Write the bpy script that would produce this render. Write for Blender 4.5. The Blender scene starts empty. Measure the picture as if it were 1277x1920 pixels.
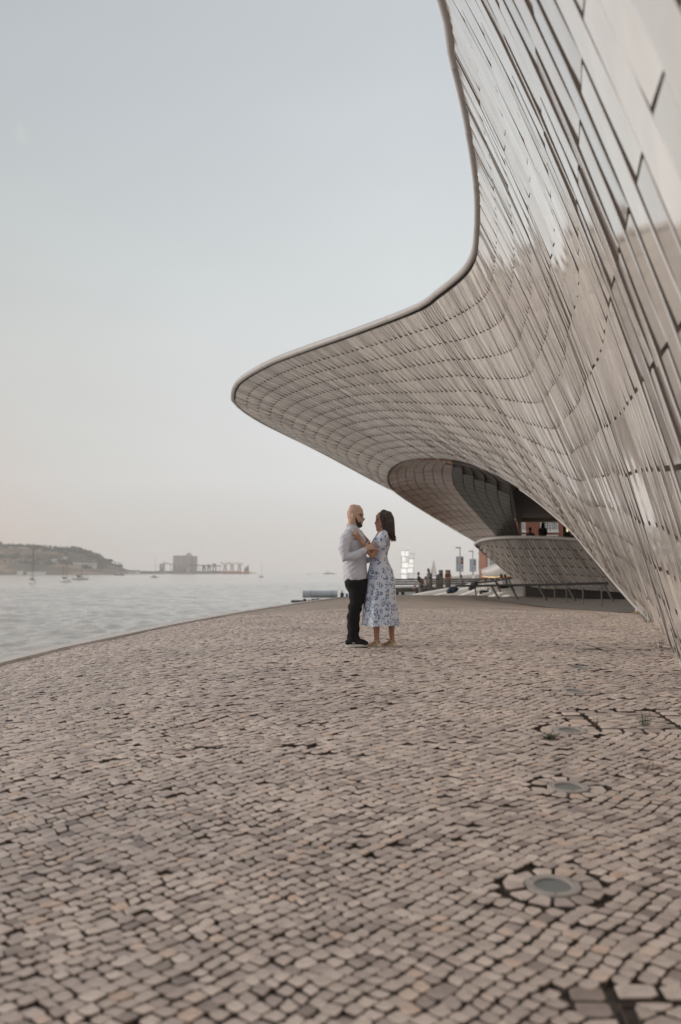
import bpy, bmesh, math, random
import numpy as np
from mathutils import Vector, Matrix, noise
R = math.radians
random.seed(7); rng = np.random.default_rng(7)
C = bpy.context.scene.collection
sc = bpy.context.scene
# ------------------------------------------------------------ camera
F = 1867.0; CAMZ = 1.66
PITCH = math.atan(113/F)
cam = bpy.data.cameras.new('camera'); cam_o = bpy.data.objects.new('camera', cam); C.objects.link(cam_o)
cam.sensor_fit = 'VERTICAL'; cam.sensor_height = 36.0; cam.sensor_width = 24.0; cam.lens = 36.0*F/1920
cam.clip_start = 0.05; cam.clip_end = 60000
cam_o.location = (0, 0, CAMZ); cam_o.rotation_euler = (R(90)+PITCH, 0, 0)
cam.dof.use_dof = True; cam.dof.focus_distance = 12.5; cam.dof.aperture_fstop = 1.55
sc.camera = cam_o
# ------------------------------------------------------------ world
SUN_EL, SUN_AZ = R(12), R(-82)       # azimuth from +Y towards +X
w = bpy.data.worlds.new('World'); sc.world = w; w.use_nodes = True
nt = w.node_tree; nt.nodes.clear()
def N(nt, t, **k):
    n = nt.nodes.new(t)
    for a, v in k.items():
        if a.startswith('i_'):
            n.inputs[a[2:].replace('_', ' ')].default_value = v
        else: setattr(n, a, v)
    return n
out = N(nt, 'ShaderNodeOutputWorld'); bg = N(nt, 'ShaderNodeBackground'); nt.links.new(bg.outputs[0], out.inputs[0])
sky = N(nt, 'ShaderNodeTexSky', sky_type='NISHITA', sun_disc=False, sun_elevation=SUN_EL, sun_rotation=SUN_AZ, air_density=1.2, dust_density=3.0, ozone_density=2.0)
tc = N(nt, 'ShaderNodeTexCoord'); sep = N(nt, 'ShaderNodeSeparateXYZ'); nt.links.new(tc.outputs['Generated'], sep.inputs[0])
rmp = N(nt, 'ShaderNodeValToRGB'); nt.links.new(sep.outputs['Z'], rmp.inputs[0])
def ramp(r, stops, interp='LINEAR'):
    cr = r.color_ramp; cr.interpolation = interp
    while len(cr.elements) < len(stops): cr.elements.new(0.5)
    for e, (p, c) in zip(cr.elements, stops): e.position = p; e.color = (c[0], c[1], c[2], 1)
ramp(rmp, [(0.0, (.625,.60,.575)), (.03, (.65,.635,.615)), (.09, (.72,.725,.725)), (.2, (.70,.72,.72)), (.3, (.65,.69,.695)), (.4, (.595,.635,.655)), (.49, (.545,.58,.61)), (.75, (.53,.565,.60)), (1, (.53,.565,.60))])
warm = N(nt, 'ShaderNodeValToRGB')     # warmer and dimmer towards the left horizon, where the sun goes down
dot = N(nt, 'ShaderNodeVectorMath', operation='DOT_PRODUCT'); nt.links.new(tc.outputs['Generated'], dot.inputs[0])
dot.inputs[1].default_value = (-.80, .60, -.35)
nt.links.new(dot.outputs['Value'], warm.inputs[0]); ramp(warm, [(0.60, (1,1,1)), (.745, (1,.985,.965)), (.82, (1.03,.93,.88)), (1, (1.10,.90,.77))])
mul = N(nt, 'ShaderNodeMix', data_type='RGBA', blend_type='MULTIPLY'); mul.inputs[0].default_value = 1
nt.links.new(rmp.outputs[0], mul.inputs[6]); nt.links.new(warm.outputs[0], mul.inputs[7])
lat = N(nt, 'ShaderNodeMapRange'); lat.inputs[1].default_value = -.34; lat.inputs[2].default_value = .06; lat.inputs[3].default_value = .83; lat.inputs[4].default_value = 1.0
nt.links.new(sep.outputs['X'], lat.inputs[0])
mlat = N(nt, 'ShaderNodeMix', data_type='RGBA', blend_type='MULTIPLY'); mlat.inputs[0].default_value = 1
nt.links.new(mul.outputs[2], mlat.inputs[6]); nt.links.new(lat.outputs[0], mlat.inputs[7])
sks = N(nt, 'ShaderNodeMix', data_type='RGBA', blend_type='MULTIPLY'); sks.inputs[0].default_value = 1; sks.inputs[7].default_value = (.1,.1,.1,1)
nt.links.new(sky.outputs[0], sks.inputs[6])
mx = N(nt, 'ShaderNodeMix', data_type='RGBA'); mx.inputs[0].default_value = .05
nt.links.new(mlat.outputs[2], mx.inputs[6]); nt.links.new(sks.outputs[2], mx.inputs[7])
# faint high cloud
nz = N(nt, 'ShaderNodeTexNoise', i_Scale=3.0, i_Detail=5.0); mp = N(nt, 'ShaderNodeMapping'); mp.inputs['Scale'].default_value = (1, 1, 4)
nt.links.new(tc.outputs['Generated'], mp.inputs[0]); nt.links.new(mp.outputs[0], nz.inputs[0])
cr2 = N(nt, 'ShaderNodeValToRGB'); ramp(cr2, [(.35, (.985,.985,.985)), (.75, (1.025,1.02,1.015))]); nt.links.new(nz.outputs[0], cr2.inputs[0])
m3 = N(nt, 'ShaderNodeMix', data_type='RGBA', blend_type='MULTIPLY'); m3.inputs[0].default_value = 1
nt.links.new(mx.outputs[2], m3.inputs[6]); nt.links.new(cr2.outputs[0], m3.inputs[7])
wd = Vector((40-638.5, F*math.cos(PITCH)-(960-250)*math.sin(PITCH), F*math.sin(PITCH)+(960-250)*math.cos(PITCH))).normalized()   # one faint scrap of cloud
vd = N(nt, 'ShaderNodeVectorMath', operation='SUBTRACT'); nt.links.new(tc.outputs['Generated'], vd.inputs[0]); vd.inputs[1].default_value = wd
vm = N(nt, 'ShaderNodeMapping'); vm.inputs['Rotation'].default_value = (0, R(-35), 0); vm.inputs['Scale'].default_value = (150, 60, 62); nt.links.new(vd.outputs[0], vm.inputs[0])
vl = N(nt, 'ShaderNodeVectorMath', operation='LENGTH'); nt.links.new(vm.outputs[0], vl.inputs[0])
rw = N(nt, 'ShaderNodeValToRGB'); ramp(rw, [(0, (1.07,1.045,1.02)), (1, (1,1,1))], 'EASE'); nt.links.new(vl.outputs['Value'], rw.inputs[0])
m4 = N(nt, 'ShaderNodeMix', data_type='RGBA', blend_type='MULTIPLY'); m4.inputs[0].default_value = 1
nt.links.new(m3.outputs[2], m4.inputs[6]); nt.links.new(rw.outputs[0], m4.inputs[7]); nt.links.new(m4.outputs[2], bg.inputs[0]); bg.inputs[1].default_value = 1.0
sun = bpy.data.lights.new('sun', 'SUN'); sun_o = bpy.data.objects.new('sun', sun); C.objects.link(sun_o)
sun.energy = 1.8; sun.angle = R(25); sun.color = (1, .87, .75)
sd = Vector((math.sin(SUN_AZ)*math.cos(SUN_EL), math.cos(SUN_AZ)*math.cos(SUN_EL), math.sin(SUN_EL)))
sun_o.rotation_euler = sd.to_track_quat('Z', 'Y').to_euler(); sun_o.location = sd*100
vs = sc.view_settings; vs.view_transform = 'Standard'; vs.look = 'None'; vs.exposure = .13; vs.gamma = 1; vs.use_curve_mapping = False
sc.cycles.max_bounces = 8; sc.cycles.volume_bounces = 3; sc.cycles.use_denoising = True
try: sc.cycles.volume_step_rate = 4
except Exception: pass

# ------------------------------------------------------------ helpers
cp, sp = math.cos(PITCH), math.sin(PITCH)
def W(px, py, d):
    """the place seen at photo pixel (px,py), d metres ahead of the camera"""
    u, v = px-638.5, 960-py
    fw = F*cp - v*sp; up = F*sp + v*cp
    k = d/fw
    return Vector((u*k, d, CAMZ + up*k))
def obj(name, me, mat=None, parent=None, label=None, cat=None, group=None, kind=None, smooth=False):
    if isinstance(me, bmesh.types.BMesh):
        bm = me; me = bpy.data.meshes.new(name); bm.to_mesh(me); bm.free()
    if mat and not me.materials: me.materials.append(mat)
    if smooth: me.shade_smooth()
    o = bpy.data.objects.new(name, me); C.objects.link(o)
    if parent: o.parent = parent
    tag(o, label, cat, group, kind); return o
def tag(o, label=None, cat=None, group=None, kind=None):
    for k, v in (('label', label), ('category', cat), ('group', group), ('kind', kind)):
        if v: o[k] = v
    return o
def empty(name, loc=(0,0,0), rz=0, label=None, cat=None, group=None, kind=None):
    o = bpy.data.objects.new(name, None); C.objects.link(o); o.location = loc; o.rotation_euler = (0,0,rz); o.empty_display_size = .2
    tag(o, label, cat, group, kind); return o
def mesh_np(name, verts, faces):
    """verts (n,3) array, faces list of int arrays with the same side count each: [(m,k) arrays]"""
    me = bpy.data.meshes.new(name)
    verts = np.asarray(verts, dtype=np.float32)
    me.vertices.add(len(verts)); me.vertices.foreach_set('co', verts.ravel())
    idx = np.concatenate([f.ravel() for f in faces]).astype(np.int32)
    cnt = np.concatenate([np.full(len(f), f.shape[1]) for f in faces]).astype(np.int32)
    st = np.concatenate([[0], np.cumsum(cnt)[:-1]]).astype(np.int32)
    me.loops.add(len(idx)); me.loops.foreach_set('vertex_index', idx)
    me.polygons.add(len(cnt)); me.polygons.foreach_set('loop_start', st); me.polygons.foreach_set('loop_total', cnt)
    me.update(calc_edges=True); me.shade_flat(); return me
def mat(name, col, rough=.8, bump=0, bscale=30, var=0, vscale=5, metal=0, spec=.5, coat=0, emit=None, estr=0, trans=0, sheen=0):
    m = bpy.data.materials.new(name); m.use_nodes = True; nt = m.node_tree; b = nt.nodes['Principled BSDF']
    b.inputs['Base Color'].default_value = (*col, 1); b.inputs['Roughness'].default_value = rough; b.inputs['Metallic'].default_value = metal
    b.inputs['Specular IOR Level'].default_value = spec; b.inputs['Coat Weight'].default_value = coat
    b.inputs['Transmission Weight'].default_value = trans; b.inputs['Sheen Weight'].default_value = sheen
    if emit: b.inputs['Emission Color'].default_value = (*emit, 1); b.inputs['Emission Strength'].default_value = estr
    tc = N(nt, 'ShaderNodeTexCoord')
    if var:
        n = N(nt, 'ShaderNodeTexNoise', i_Scale=vscale, i_Detail=5.0, i_Roughness=.6); nt.links.new(tc.outputs['Object'], n.inputs[0])
        r = N(nt, 'ShaderNodeValToRGB'); nt.links.new(n.outputs[0], r.inputs[0])
        ramp(r, [(.3, tuple(c*(1-var) for c in col)), (.7, tuple(min(1, c*(1+var)) for c in col))]); nt.links.new(r.outputs[0], b.inputs['Base Color'])
    if bump:
        n = N(nt, 'ShaderNodeTexNoise', i_Scale=bscale, i_Detail=4.0); nt.links.new(tc.outputs['Object'], n.inputs[0])
        bp = N(nt, 'ShaderNodeBump', i_Strength=bump, i_Distance=.02); nt.links.new(n.outputs[0], bp.inputs['Height']); nt.links.new(bp.outputs[0], b.inputs['Normal'])
    return m
def box(bm, c, s, rot=None):
    m = Matrix.Translation(Vector(c)) @ (rot.to_matrix().to_4x4() if rot else Matrix()) @ Matrix.Diagonal((*s, 1))
    return bmesh.ops.create_cube(bm, size=1, matrix=m)['verts']
def bar(bm, a, b, r, seg=6, r2=None):
    a, b = Vector(a), Vector(b); d = b-a
    m = Matrix.Translation((a+b)/2) @ d.to_track_quat('Z', 'Y').to_matrix().to_4x4()
    bmesh.ops.create_cone(bm, cap_ends=True, segments=seg, radius1=r, radius2=r if r2 is None else r2, depth=d.length, matrix=m)
def ball(bm, c, s, rot=None, seg=12):
    m = Matrix.Translation(Vector(c)) @ (rot.to_matrix().to_4x4() if rot else Matrix()) @ Matrix.Diagonal((*s, 1))
    bmesh.ops.create_uvsphere(bm, u_segments=seg, v_segments=max(6, seg*2//3), radius=1, matrix=m)
def B(): return bmesh.new()
def bx(name, c, s, m, parent=None, rot=None, **k):
    b = B(); box(b, c, s, rot); return obj(name, b, m, parent, **k)
def sweep(bm, pts, rad, ref=(0,1,0), seg=12, cap=True):
    """closed tube through pts; rad = list of r or (r_ref, r_side)"""
    pts = [Vector(p) for p in pts]; n = len(pts); rings = []
    ref = Vector(ref).normalized()
    P = []; Q = []
    for i in range(n):
        T = (pts[min(i+1, n-1)]-pts[max(i-1, 0)]).normalized()
        a = (ref - T*ref.dot(T)).normalized(); b = T.cross(a)
        r = rad[i] if isinstance(rad[i], (tuple, list)) else (rad[i], rad[i])
        P.append((pts[i], a, b, r, T))
    seq = []
    if cap:
        p, a, b, r, T = P[0]; m = min(r)
        seq += [(p-T*m*.85, a, b, (r[0]*.35, r[1]*.35)), (p-T*m*.5, a, b, (r[0]*.8, r[1]*.8))]
    seq += [(p, a, b, r) for p, a, b, r, T in P]
    if cap:
        p, a, b, r, T = P[-1]; m = min(r)
        seq += [(p+T*m*.5, a, b, (r[0]*.8, r[1]*.8)), (p+T*m*.85, a, b, (r[0]*.35, r[1]*.35))]
    for p, a, b, r in seq:
        rings.append([bm.verts.new(p + a*(math.cos(t)*r[0]) + b*(math.sin(t)*r[1])) for t in (2*math.pi*k/seg for k in range(seg))])
    for i in range(len(rings)-1):
        for k in range(seg):
            bm.faces.new((rings[i][k], rings[i][(k+1) % seg], rings[i+1][(k+1) % seg], rings[i+1][k]))
    bm.faces.new(rings[0][::-1]); bm.faces.new(rings[-1])
def remesh(bm, voxel, smooth=2):
    me = bpy.data.meshes.new('tmp'); bmesh.ops.recalc_face_normals(bm, faces=bm.faces); bm.to_mesh(me); bm.free()
    o = bpy.data.objects.new('tmp', me); C.objects.link(o)
    md = o.modifiers.new('r', 'REMESH'); md.mode = 'VOXEL'; md.voxel_size = voxel
    if smooth: s = o.modifiers.new('s', 'SMOOTH'); s.factor = .5; s.iterations = smooth
    dg = bpy.context.evaluated_depsgraph_get(); ev = o.evaluated_get(dg)
    res = bpy.data.meshes.new_from_object(ev); bpy.data.objects.remove(o); bpy.data.meshes.remove(me)
    res.shade_smooth(); return res
def ss(x, a, b):
    t = np.clip((np.asarray(x, float)-a)/(b-a), 0, 1); return t*t*(3-2*t)
def copy_tree(o, parent=None):
    c = o.copy(); C.objects.link(c); c.parent = parent
    for ch in list(o.children): copy_tree(ch, c)
    return c

# ------------------------------------------------------------ ground shape
EY = np.array([-14, -6, 0, 5, 10, 13.4, 15.5, 18.5, 22, 28, 36, 44, 50, 52, 53.5])
EX = np.array([-6.4, -6.0, -5.7, -5.4, -4.95, -4.58, -4.3, -3.94, -3.63, -2.82, -1.5, .05, 3.3, 6.2, 14])
EZ = np.array([-1.2, -.6, -.3, 0, .25, .41, .465, .49, .494, .51, .52, .53, .48, .43, .40])
def zc(y):
    y = np.asarray(y, float)
    a = .0685*np.minimum(y, 8); t = np.clip(y-8, 0, 6.6); a = a + .0685*(t-t*t/13.2)
    return a - .174*np.clip((y-14.6)/35, 0, 1.5)
def zg(x, y):
    x = np.asarray(x, float); y = np.asarray(y, float)
    xe = np.interp(y, EY, EX); ze = np.interp(y, EY, EZ); z = zc(y)
    u = np.clip((xe+5-x)/5, 0, 1)
    z = z - (z-ze)*u*u*(np.where(y < 44, 1, np.clip((52-y)/8, 0, 1)))
    z = z - .3*ss(x, 2, 9)*ss(y, 15, 38)
    z = z + .012*np.sin(x*1.3+y*.7)*np.sin(y*.9-x*.4)*np.clip(1-np.abs(y-12)/40, 0, 1)
    # sunken dish around the old filled-in basin in the middle of the paving
    return z - .035*np.exp(-(((x+.70)/.60)**2+((y-7.45)/.50)**2)**3)
# ------------------------------------------------------------ materials
def stone_mat(name, base, bumps=.5):
    m = bpy.data.materials.new(name); m.use_nodes = True; nt = m.node_tree; b = nt.nodes['Principled BSDF']
    at = N(nt, 'ShaderNodeAttribute', attribute_name='tone'); tc = N(nt, 'ShaderNodeTexCoord')
    r = N(nt, 'ShaderNodeValToRGB'); nt.links.new(at.outputs['Fac'], r.inputs[0])
    k = base
    ramp(r, [(0, (k[0]*.50, k[1]*.48, k[2]*.48)), (.10, (k[0]*.76, k[1]*.75, k[2]*.76)), (.4, (k[0]*.93, k[1]*.92, k[2]*.91)), (.7, k), (.92, (k[0]*1.18, k[1]*1.18, k[2]*1.17)), (1, (k[0]*1.02, k[1]*.90, k[2]*.80))])
    n = N(nt, 'ShaderNodeTexNoise', i_Scale=16.0, i_Detail=6.0, i_Roughness=.65); nt.links.new(tc.outputs['Object'], n.inputs[0])
    r2 = N(nt, 'ShaderNodeValToRGB'); ramp(r2, [(.25, (.74,.73,.72)), (.55, (1,1,1)), (.8, (1.1,1.1,1.1))]); nt.links.new(n.outputs[0], r2.inputs[0])
    n3 = N(nt, 'ShaderNodeTexNoise', i_Scale=.9, i_Detail=4.0); nt.links.new(tc.outputs['Object'], n3.inputs[0])
    r3 = N(nt, 'ShaderNodeValToRGB'); ramp(r3, [(.3, (.82,.82,.83)), (.65, (1.06,1.05,1.04))]); nt.links.new(n3.outputs[0], r3.inputs[0])
    a = N(nt, 'ShaderNodeMix', data_type='RGBA', blend_type='MULTIPLY'); a.inputs[0].default_value = 1
    c = N(nt, 'ShaderNodeMix', data_type='RGBA', blend_type='MULTIPLY'); c.inputs[0].default_value = 1
    nt.links.new(r.outputs[0], a.inputs[6]); nt.links.new(r2.outputs[0], a.inputs[7]); nt.links.new(a.outputs[2], c.inputs[6]); nt.links.new(r3.outputs[0], c.inputs[7])
    nt.links.new(c.outputs[2], b.inputs['Base Color'])
    n4 = N(nt, 'ShaderNodeTexNoise', i_Scale=70.0, i_Detail=5.0); nt.links.new(tc.outputs['Object'], n4.inputs[0])
    bp = N(nt, 'ShaderNodeBump', i_Strength=bumps, i_Distance=.006); nt.links.new(n4.outputs[0], bp.inputs['Height']); nt.links.new(bp.outputs[0], b.inputs['Normal'])
    b.inputs['Roughness'].default_value = .62
    return m
STONE = (.605, .52, .47)
M_cob = stone_mat('limestone_cobble', STONE)
M_bed = mat('joint_sand', (.09,.07,.06), .95, .6, 60, .4, 8)
def far_paving():
    m = bpy.data.materials.new('distant_paving'); m.use_nodes = True; nt = m.node_tree; b = nt.nodes['Principled BSDF']
    tc = N(nt, 'ShaderNodeTexCoord'); mp = N(nt, 'ShaderNodeMapping'); mp.inputs['Rotation'].default_value = (0, 0, R(48))
    nt.links.new(tc.outputs['Object'], mp.inputs[0])
    v = N(nt, 'ShaderNodeTexVoronoi', feature='DISTANCE_TO_EDGE', i_Scale=10.5); v.inputs['Randomness'].default_value = .6; nt.links.new(mp.outputs[0], v.inputs[0])
    r = N(nt, 'ShaderNodeValToRGB'); ramp(r, [(.0, (.22,.17,.14)), (.10, (.48,.41,.36)), (1, (.52,.45,.40))]); nt.links.new(v.outputs[0], r.inputs[0])
    n = N(nt, 'ShaderNodeTexNoise', i_Scale=1.2, i_Detail=8.0, i_Roughness=.7); nt.links.new(tc.outputs['Object'], n.inputs[0])
    r2 = N(nt, 'ShaderNodeValToRGB'); ramp(r2, [(.3, (.66,.64,.62)), (.7, (1.15,1.12,1.08))]); nt.links.new(n.outputs[0], r2.inputs[0])
    a = N(nt, 'ShaderNodeMix', data_type='RGBA', blend_type='MULTIPLY'); a.inputs[0].default_value = 1
    nt.links.new(r.outputs[0], a.inputs[6]); nt.links.new(r2.outputs[0], a.inputs[7]); nt.links.new(a.outputs[2], b.inputs['Base Color'])
    bp = N(nt, 'ShaderNodeBump', i_Strength=.5, i_Distance=.02); nt.links.new(v.outputs[0], bp.inputs['Height']); nt.links.new(bp.outputs[0], b.inputs['Normal'])
    b.inputs['Roughness'].default_value = .8; return m
M_far = far_paving()
M_kerb = mat('kerb_limestone', (.62,.57,.53), .7, .3, 30, .12, 6)
M_quay = mat('quay_stone', (.62,.57,.52), .85, .5, 8, .25, 2)
M_white = mat('white_paint', (.78,.77,.74), .45)
M_cap = mat('lip_cap_metal', (.50,.485,.48), .38, .06, 6, .06, .8, spec=.5)
M_tile = mat('glazed_ceramic', (.50,.455,.425), .13, spec=.75, var=.07, vscale=1.2)
def tile_mat(name, base, rough):
    m = bpy.data.materials.new(name); m.use_nodes = True; nt = m.node_tree; b = nt.nodes['Principled BSDF']
    at = N(nt, 'ShaderNodeAttribute', attribute_name='tone'); tc = N(nt, 'ShaderNodeTexCoord')
    r = N(nt, 'ShaderNodeValToRGB'); ramp(r, [(0, tuple(c*.66 for c in base)), (1, tuple(c*1.16 for c in base))]); nt.links.new(at.outputs['Fac'], r.inputs[0])
    n = N(nt, 'ShaderNodeTexNoise', i_Scale=2.5, i_Detail=5.0); nt.links.new(tc.outputs['Object'], n.inputs[0])
    r2 = N(nt, 'ShaderNodeValToRGB'); ramp(r2, [(.3, (.88,.87,.86)), (.7, (1.06,1.06,1.06))]); nt.links.new(n.outputs[0], r2.inputs[0])
    a = N(nt, 'ShaderNodeMix', data_type='RGBA', blend_type='MULTIPLY'); a.inputs[0].default_value = 1
    nt.links.new(r.outputs[0], a.inputs[6]); nt.links.new(r2.outputs[0], a.inputs[7]); nt.links.new(a.outputs[2], b.inputs['Base Color'])
    b.inputs['Roughness'].default_value = rough; b.inputs['IOR'].default_value = 1.8; b.inputs['Metallic'].default_value = .25
    r4 = N(nt, 'ShaderNodeMapRange'); r4.inputs[3].default_value = rough*.7; r4.inputs[4].default_value = rough*1.6; nt.links.new(n.outputs[0], r4.inputs[0]); nt.links.new(r4.outputs[0], b.inputs['Roughness'])
    n4 = N(nt, 'ShaderNodeTexNoise', i_Scale=9.0, i_Detail=2.0); nt.links.new(tc.outputs['Object'], n4.inputs[0])
    bp = N(nt, 'ShaderNodeBump', i_Strength=.04, i_Distance=.01); nt.links.new(n4.outputs[0], bp.inputs['Height']); nt.links.new(bp.outputs[0], b.inputs['Normal'])
    return m
M_tile = tile_mat('glazed_ceramic', (.76,.72,.69), .07)
M_back = mat('shell_backing', (.03,.027,.025), .8)  # near-black, shade of the slits between tiles put into the colour
M_dark = mat('dark_steel', (.03,.03,.032), .45)
M_steel = mat('brushed_steel', (.11,.105,.10), .4, metal=.3)

# ------------------------------------------------------------ ground sheet
xs = np.concatenate([[-1], np.linspace(0, 1, 60)])
def ground_sheet():
    ys = np.concatenate([np.arange(-14, 14, .25), np.arange(14, 30, .5), np.arange(30, 53.6, 1.0)])
    XR = 26.0; nx = 110
    V = []; 
    for y in ys:
        xe = np.interp(y, EY, EX)
        s = np.linspace(0, 1, nx)**1.35
        x = xe + (XR-xe)*s
        V.append(np.stack([x, np.full(nx, y), zg(x, y)-.028*(1-ss(y, 25.6, 26.4))], 1))
    ny = len(ys); V = np.concatenate(V)
    i, j = np.meshgrid(np.arange(ny-1), np.arange(nx-1), indexing='ij'); a = (i*nx+j).ravel()
    Fq = np.stack([a, a+1, a+nx+1, a+nx], 1)
    me = mesh_np('pavement', V, [Fq]); me.materials.append(M_bed); me.materials.append(M_far)
    mi = (V[Fq[:, 0], 1] >= 25.9).astype(np.int32); me.polygons.foreach_set('material_index', mi); me.shade_smooth()
    return me
pave = obj('pavement', ground_sheet(), kind='structure')

# ------------------------------------------------------------ cobbles
LAMPS = [(.92, 4.4), (1.33, 5.9), (1.68, 7.38), (2.08, 8.9), (2.47, 10.4)]
# covers: x, y of near-left corner, size, rotation
COVERS = [(.90, 2.86, .62, .56, -.05), (1.91, 7.44, .62, .55, .02), (3.12, 12.0, .85, .7, .03)]
def uv2xy(u, v):
    a = R(48); return u*math.cos(a)-v*math.sin(a), u*math.sin(a)+v*math.cos(a)
def warp(x, y):
    dx = .035*np.sin(1.9*x+.8*y)+.02*np.sin(4.1*y-1.3*x+1)+.010*np.sin(9*x+7*y)
    dy = .035*np.sin(1.6*y-1.1*x+2)+.02*np.sin(3.7*x+2.2*y)+.010*np.sin(8*y-10*x+1)
    return x+dx, y+dy
def cobbles():
    quads = []
    rows = np.arange(-40, 48, .068)
    for v in rows:
        h = .068
        n = 1290; L = rng.uniform(.057, .080, n); us = -42+np.cumsum(L) + rng.uniform(0, .09)
        u0, u1 = us[:-1], us[1:]
        # slant of the head joints differs stone to stone
        sk = rng.normal(0, .005, len(us)); sl = rng.normal(0, .005, len(us))
        q = np.stack([np.stack([u0+sk[:-1], np.full_like(u0, v)], 1), np.stack([u1+sk[1:], np.full_like(u0, v)], 1),
                      np.stack([u1+sl[1:], np.full_like(u0, v+h)], 1), np.stack([u0+sl[:-1], np.full_like(u0, v+h)], 1)], 1)
        x, y = uv2xy(q[..., 0], q[..., 1]); cx, cy = x.mean(1), y.mean(1)
        keep = (cy > .6) & (cy < 26.15) & (cx > np.interp(cy, EY, EX)+.05) & (cx < np.interp(cy, [0, 10.3, 16, 27], [1.9, 4.0, 5.6, 9.2]))
        keep &= np.abs(cx) < .5*cy+1.6
        if keep.any(): quads.append(np.stack([x[keep], y[keep]], 2))
    q = np.concatenate(quads)                       # (n,4,2)
    x, y = warp(q[..., 0], q[..., 1])
    # a wider joint where two fields of paving meet
    yl = np.interp(x, [-1.6, -.1, 1.1, 2.6, 4.5], [8.2, 8.62, 8.95, 9.75, 10.3])+.03*np.sin(x*7)
    cyl = (y-yl).mean(1, keepdims=True); y = y+np.sign(cyl)*.016*np.exp(-np.abs(cyl)/.3)*ss(x, -1.4, 0)
    q = np.stack([x, y], 2)
    c = q.mean(1); keep = np.ones(len(q), bool)
    for lx, ly in LAMPS: keep &= np.hypot(c[:, 0]-lx, c[:, 1]-ly) > .238
    for (cx, cy, a, b, r) in COVERS:
        dx, dy = c[:, 0]-cx, c[:, 1]-cy; ex = dx*math.cos(r)+dy*math.sin(r); ey = -dx*math.sin(r)+dy*math.cos(r)
        keep &= ~((ex > -.172) & (ex < a+.168) & (ey > -.132) & (ey < b+.128)) | ((ex < -.01) & (ey > b+.105))
    # trench in front of the sunken basin and a few lost stones
    re = np.hypot((c[:, 0]+.70)/.60, (c[:, 1]-7.45)/.52)
    ps = np.sign(re-1)*.014*np.exp(-np.abs(re-1)/.12)*(rng.random(len(re)) < .8); q = q+((c-np.array([-.70, 7.45]))/np.maximum(np.hypot(c[:, 0]+.7, c[:, 1]-7.45), .05)[:, None]*ps[:, None])[:, None, :]
    tr = (np.abs(c[:, 1]-6.95-.03*np.sin(c[:, 0]*9)) < .05) & (((c[:, 0] > -1.0) & (c[:, 0] < -.62)) | ((c[:, 0] > -.42) & (c[:, 0] < -.14)))
    keep &= ~tr; keep &= rng.random(len(q)) > .0006
    return q[keep], c[keep]
def ring_quads(cx, cy, r0, r1, n):
    out = []
    for k in range(n):
        a0, a1 = 2*math.pi*k/n+.3, 2*math.pi*(k+1)/n+.3; g = .035
        out.append([(cx+r0*math.cos(a0+g), cy+r0*math.sin(a0+g)), (cx+r1*math.cos(a0+g*.6), cy+r1*math.sin(a0+g*.6)), (cx+r1*math.cos(a1-g*.6), cy+r1*math.sin(a1-g*.6)), (cx+r0*math.cos(a1-g), cy+r0*math.sin(a1-g))])
    return out
Q, Cc = cobbles()
extra = []
for lx, ly in LAMPS: extra += ring_quads(lx, ly, .126, .222, 12)
for (cx, cy, a, b, r) in COVERS:
    def T(ex, ey): return (cx+ex*math.cos(r)-ey*math.sin(r), cy+ex*math.sin(r)+ey*math.cos(r))
    n = int(a/.125)      # border course round the cover
    for k in range(n):
        for (e0, e1) in ((-.125, -.02), (b+.02, b+.115)):
            extra.append([T(a*k/n+.006, e0), T(a*(k+1)/n-.006, e0+.004), T(a*(k+1)/n-.006, e1), T(a*k/n+.006, e1)])
    n = int((b+.2)/.10)
    for k in range(n):
        y0 = -.11+(b+.22)*k/n; y1 = -.11+(b+.22)*(k+1)/n-.012
        for (e0, e1) in ((-.155, -.03 if cy < 4 else -.010), (a+.010, a+.15)):
            extra.append([T(e0, y0), T(e1, y0), T(e1, y1), T(e0, y1)])
    n = 5                # setts laid diagonally inside the cover frame
    for i in range(-4, 11):
        for j in range(-10, 11):
            ex, ey = (i+j)*.078+.12, (i-j)*.055+.1
            pts = [(ex, ey-.055), (ex+.078, ey), (ex, ey+.055), (ex-.078, ey)]
            if -.03 < ex < a+.03 and -.02 < ey < b+.02:
                cl = [(min(max(p[0], .014 if cy > 4 else .045), a-.014), min(max(p[1], .012), b-.012)) for p in pts]
                ar = abs(sum(cl[k][0]*cl[(k+1) % 4][1]-cl[(k+1) % 4][0]*cl[k][1] for k in range(4)))/2
                if ar > .0014: extra.append([T(*p) for p in cl])
E_ = np.array(extra); Q = np.concatenate([Q, E_]); isx = np.concatenate([np.zeros(len(Cc), bool), np.ones(len(E_), bool)]); Cc = Q.mean(1)
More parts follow.
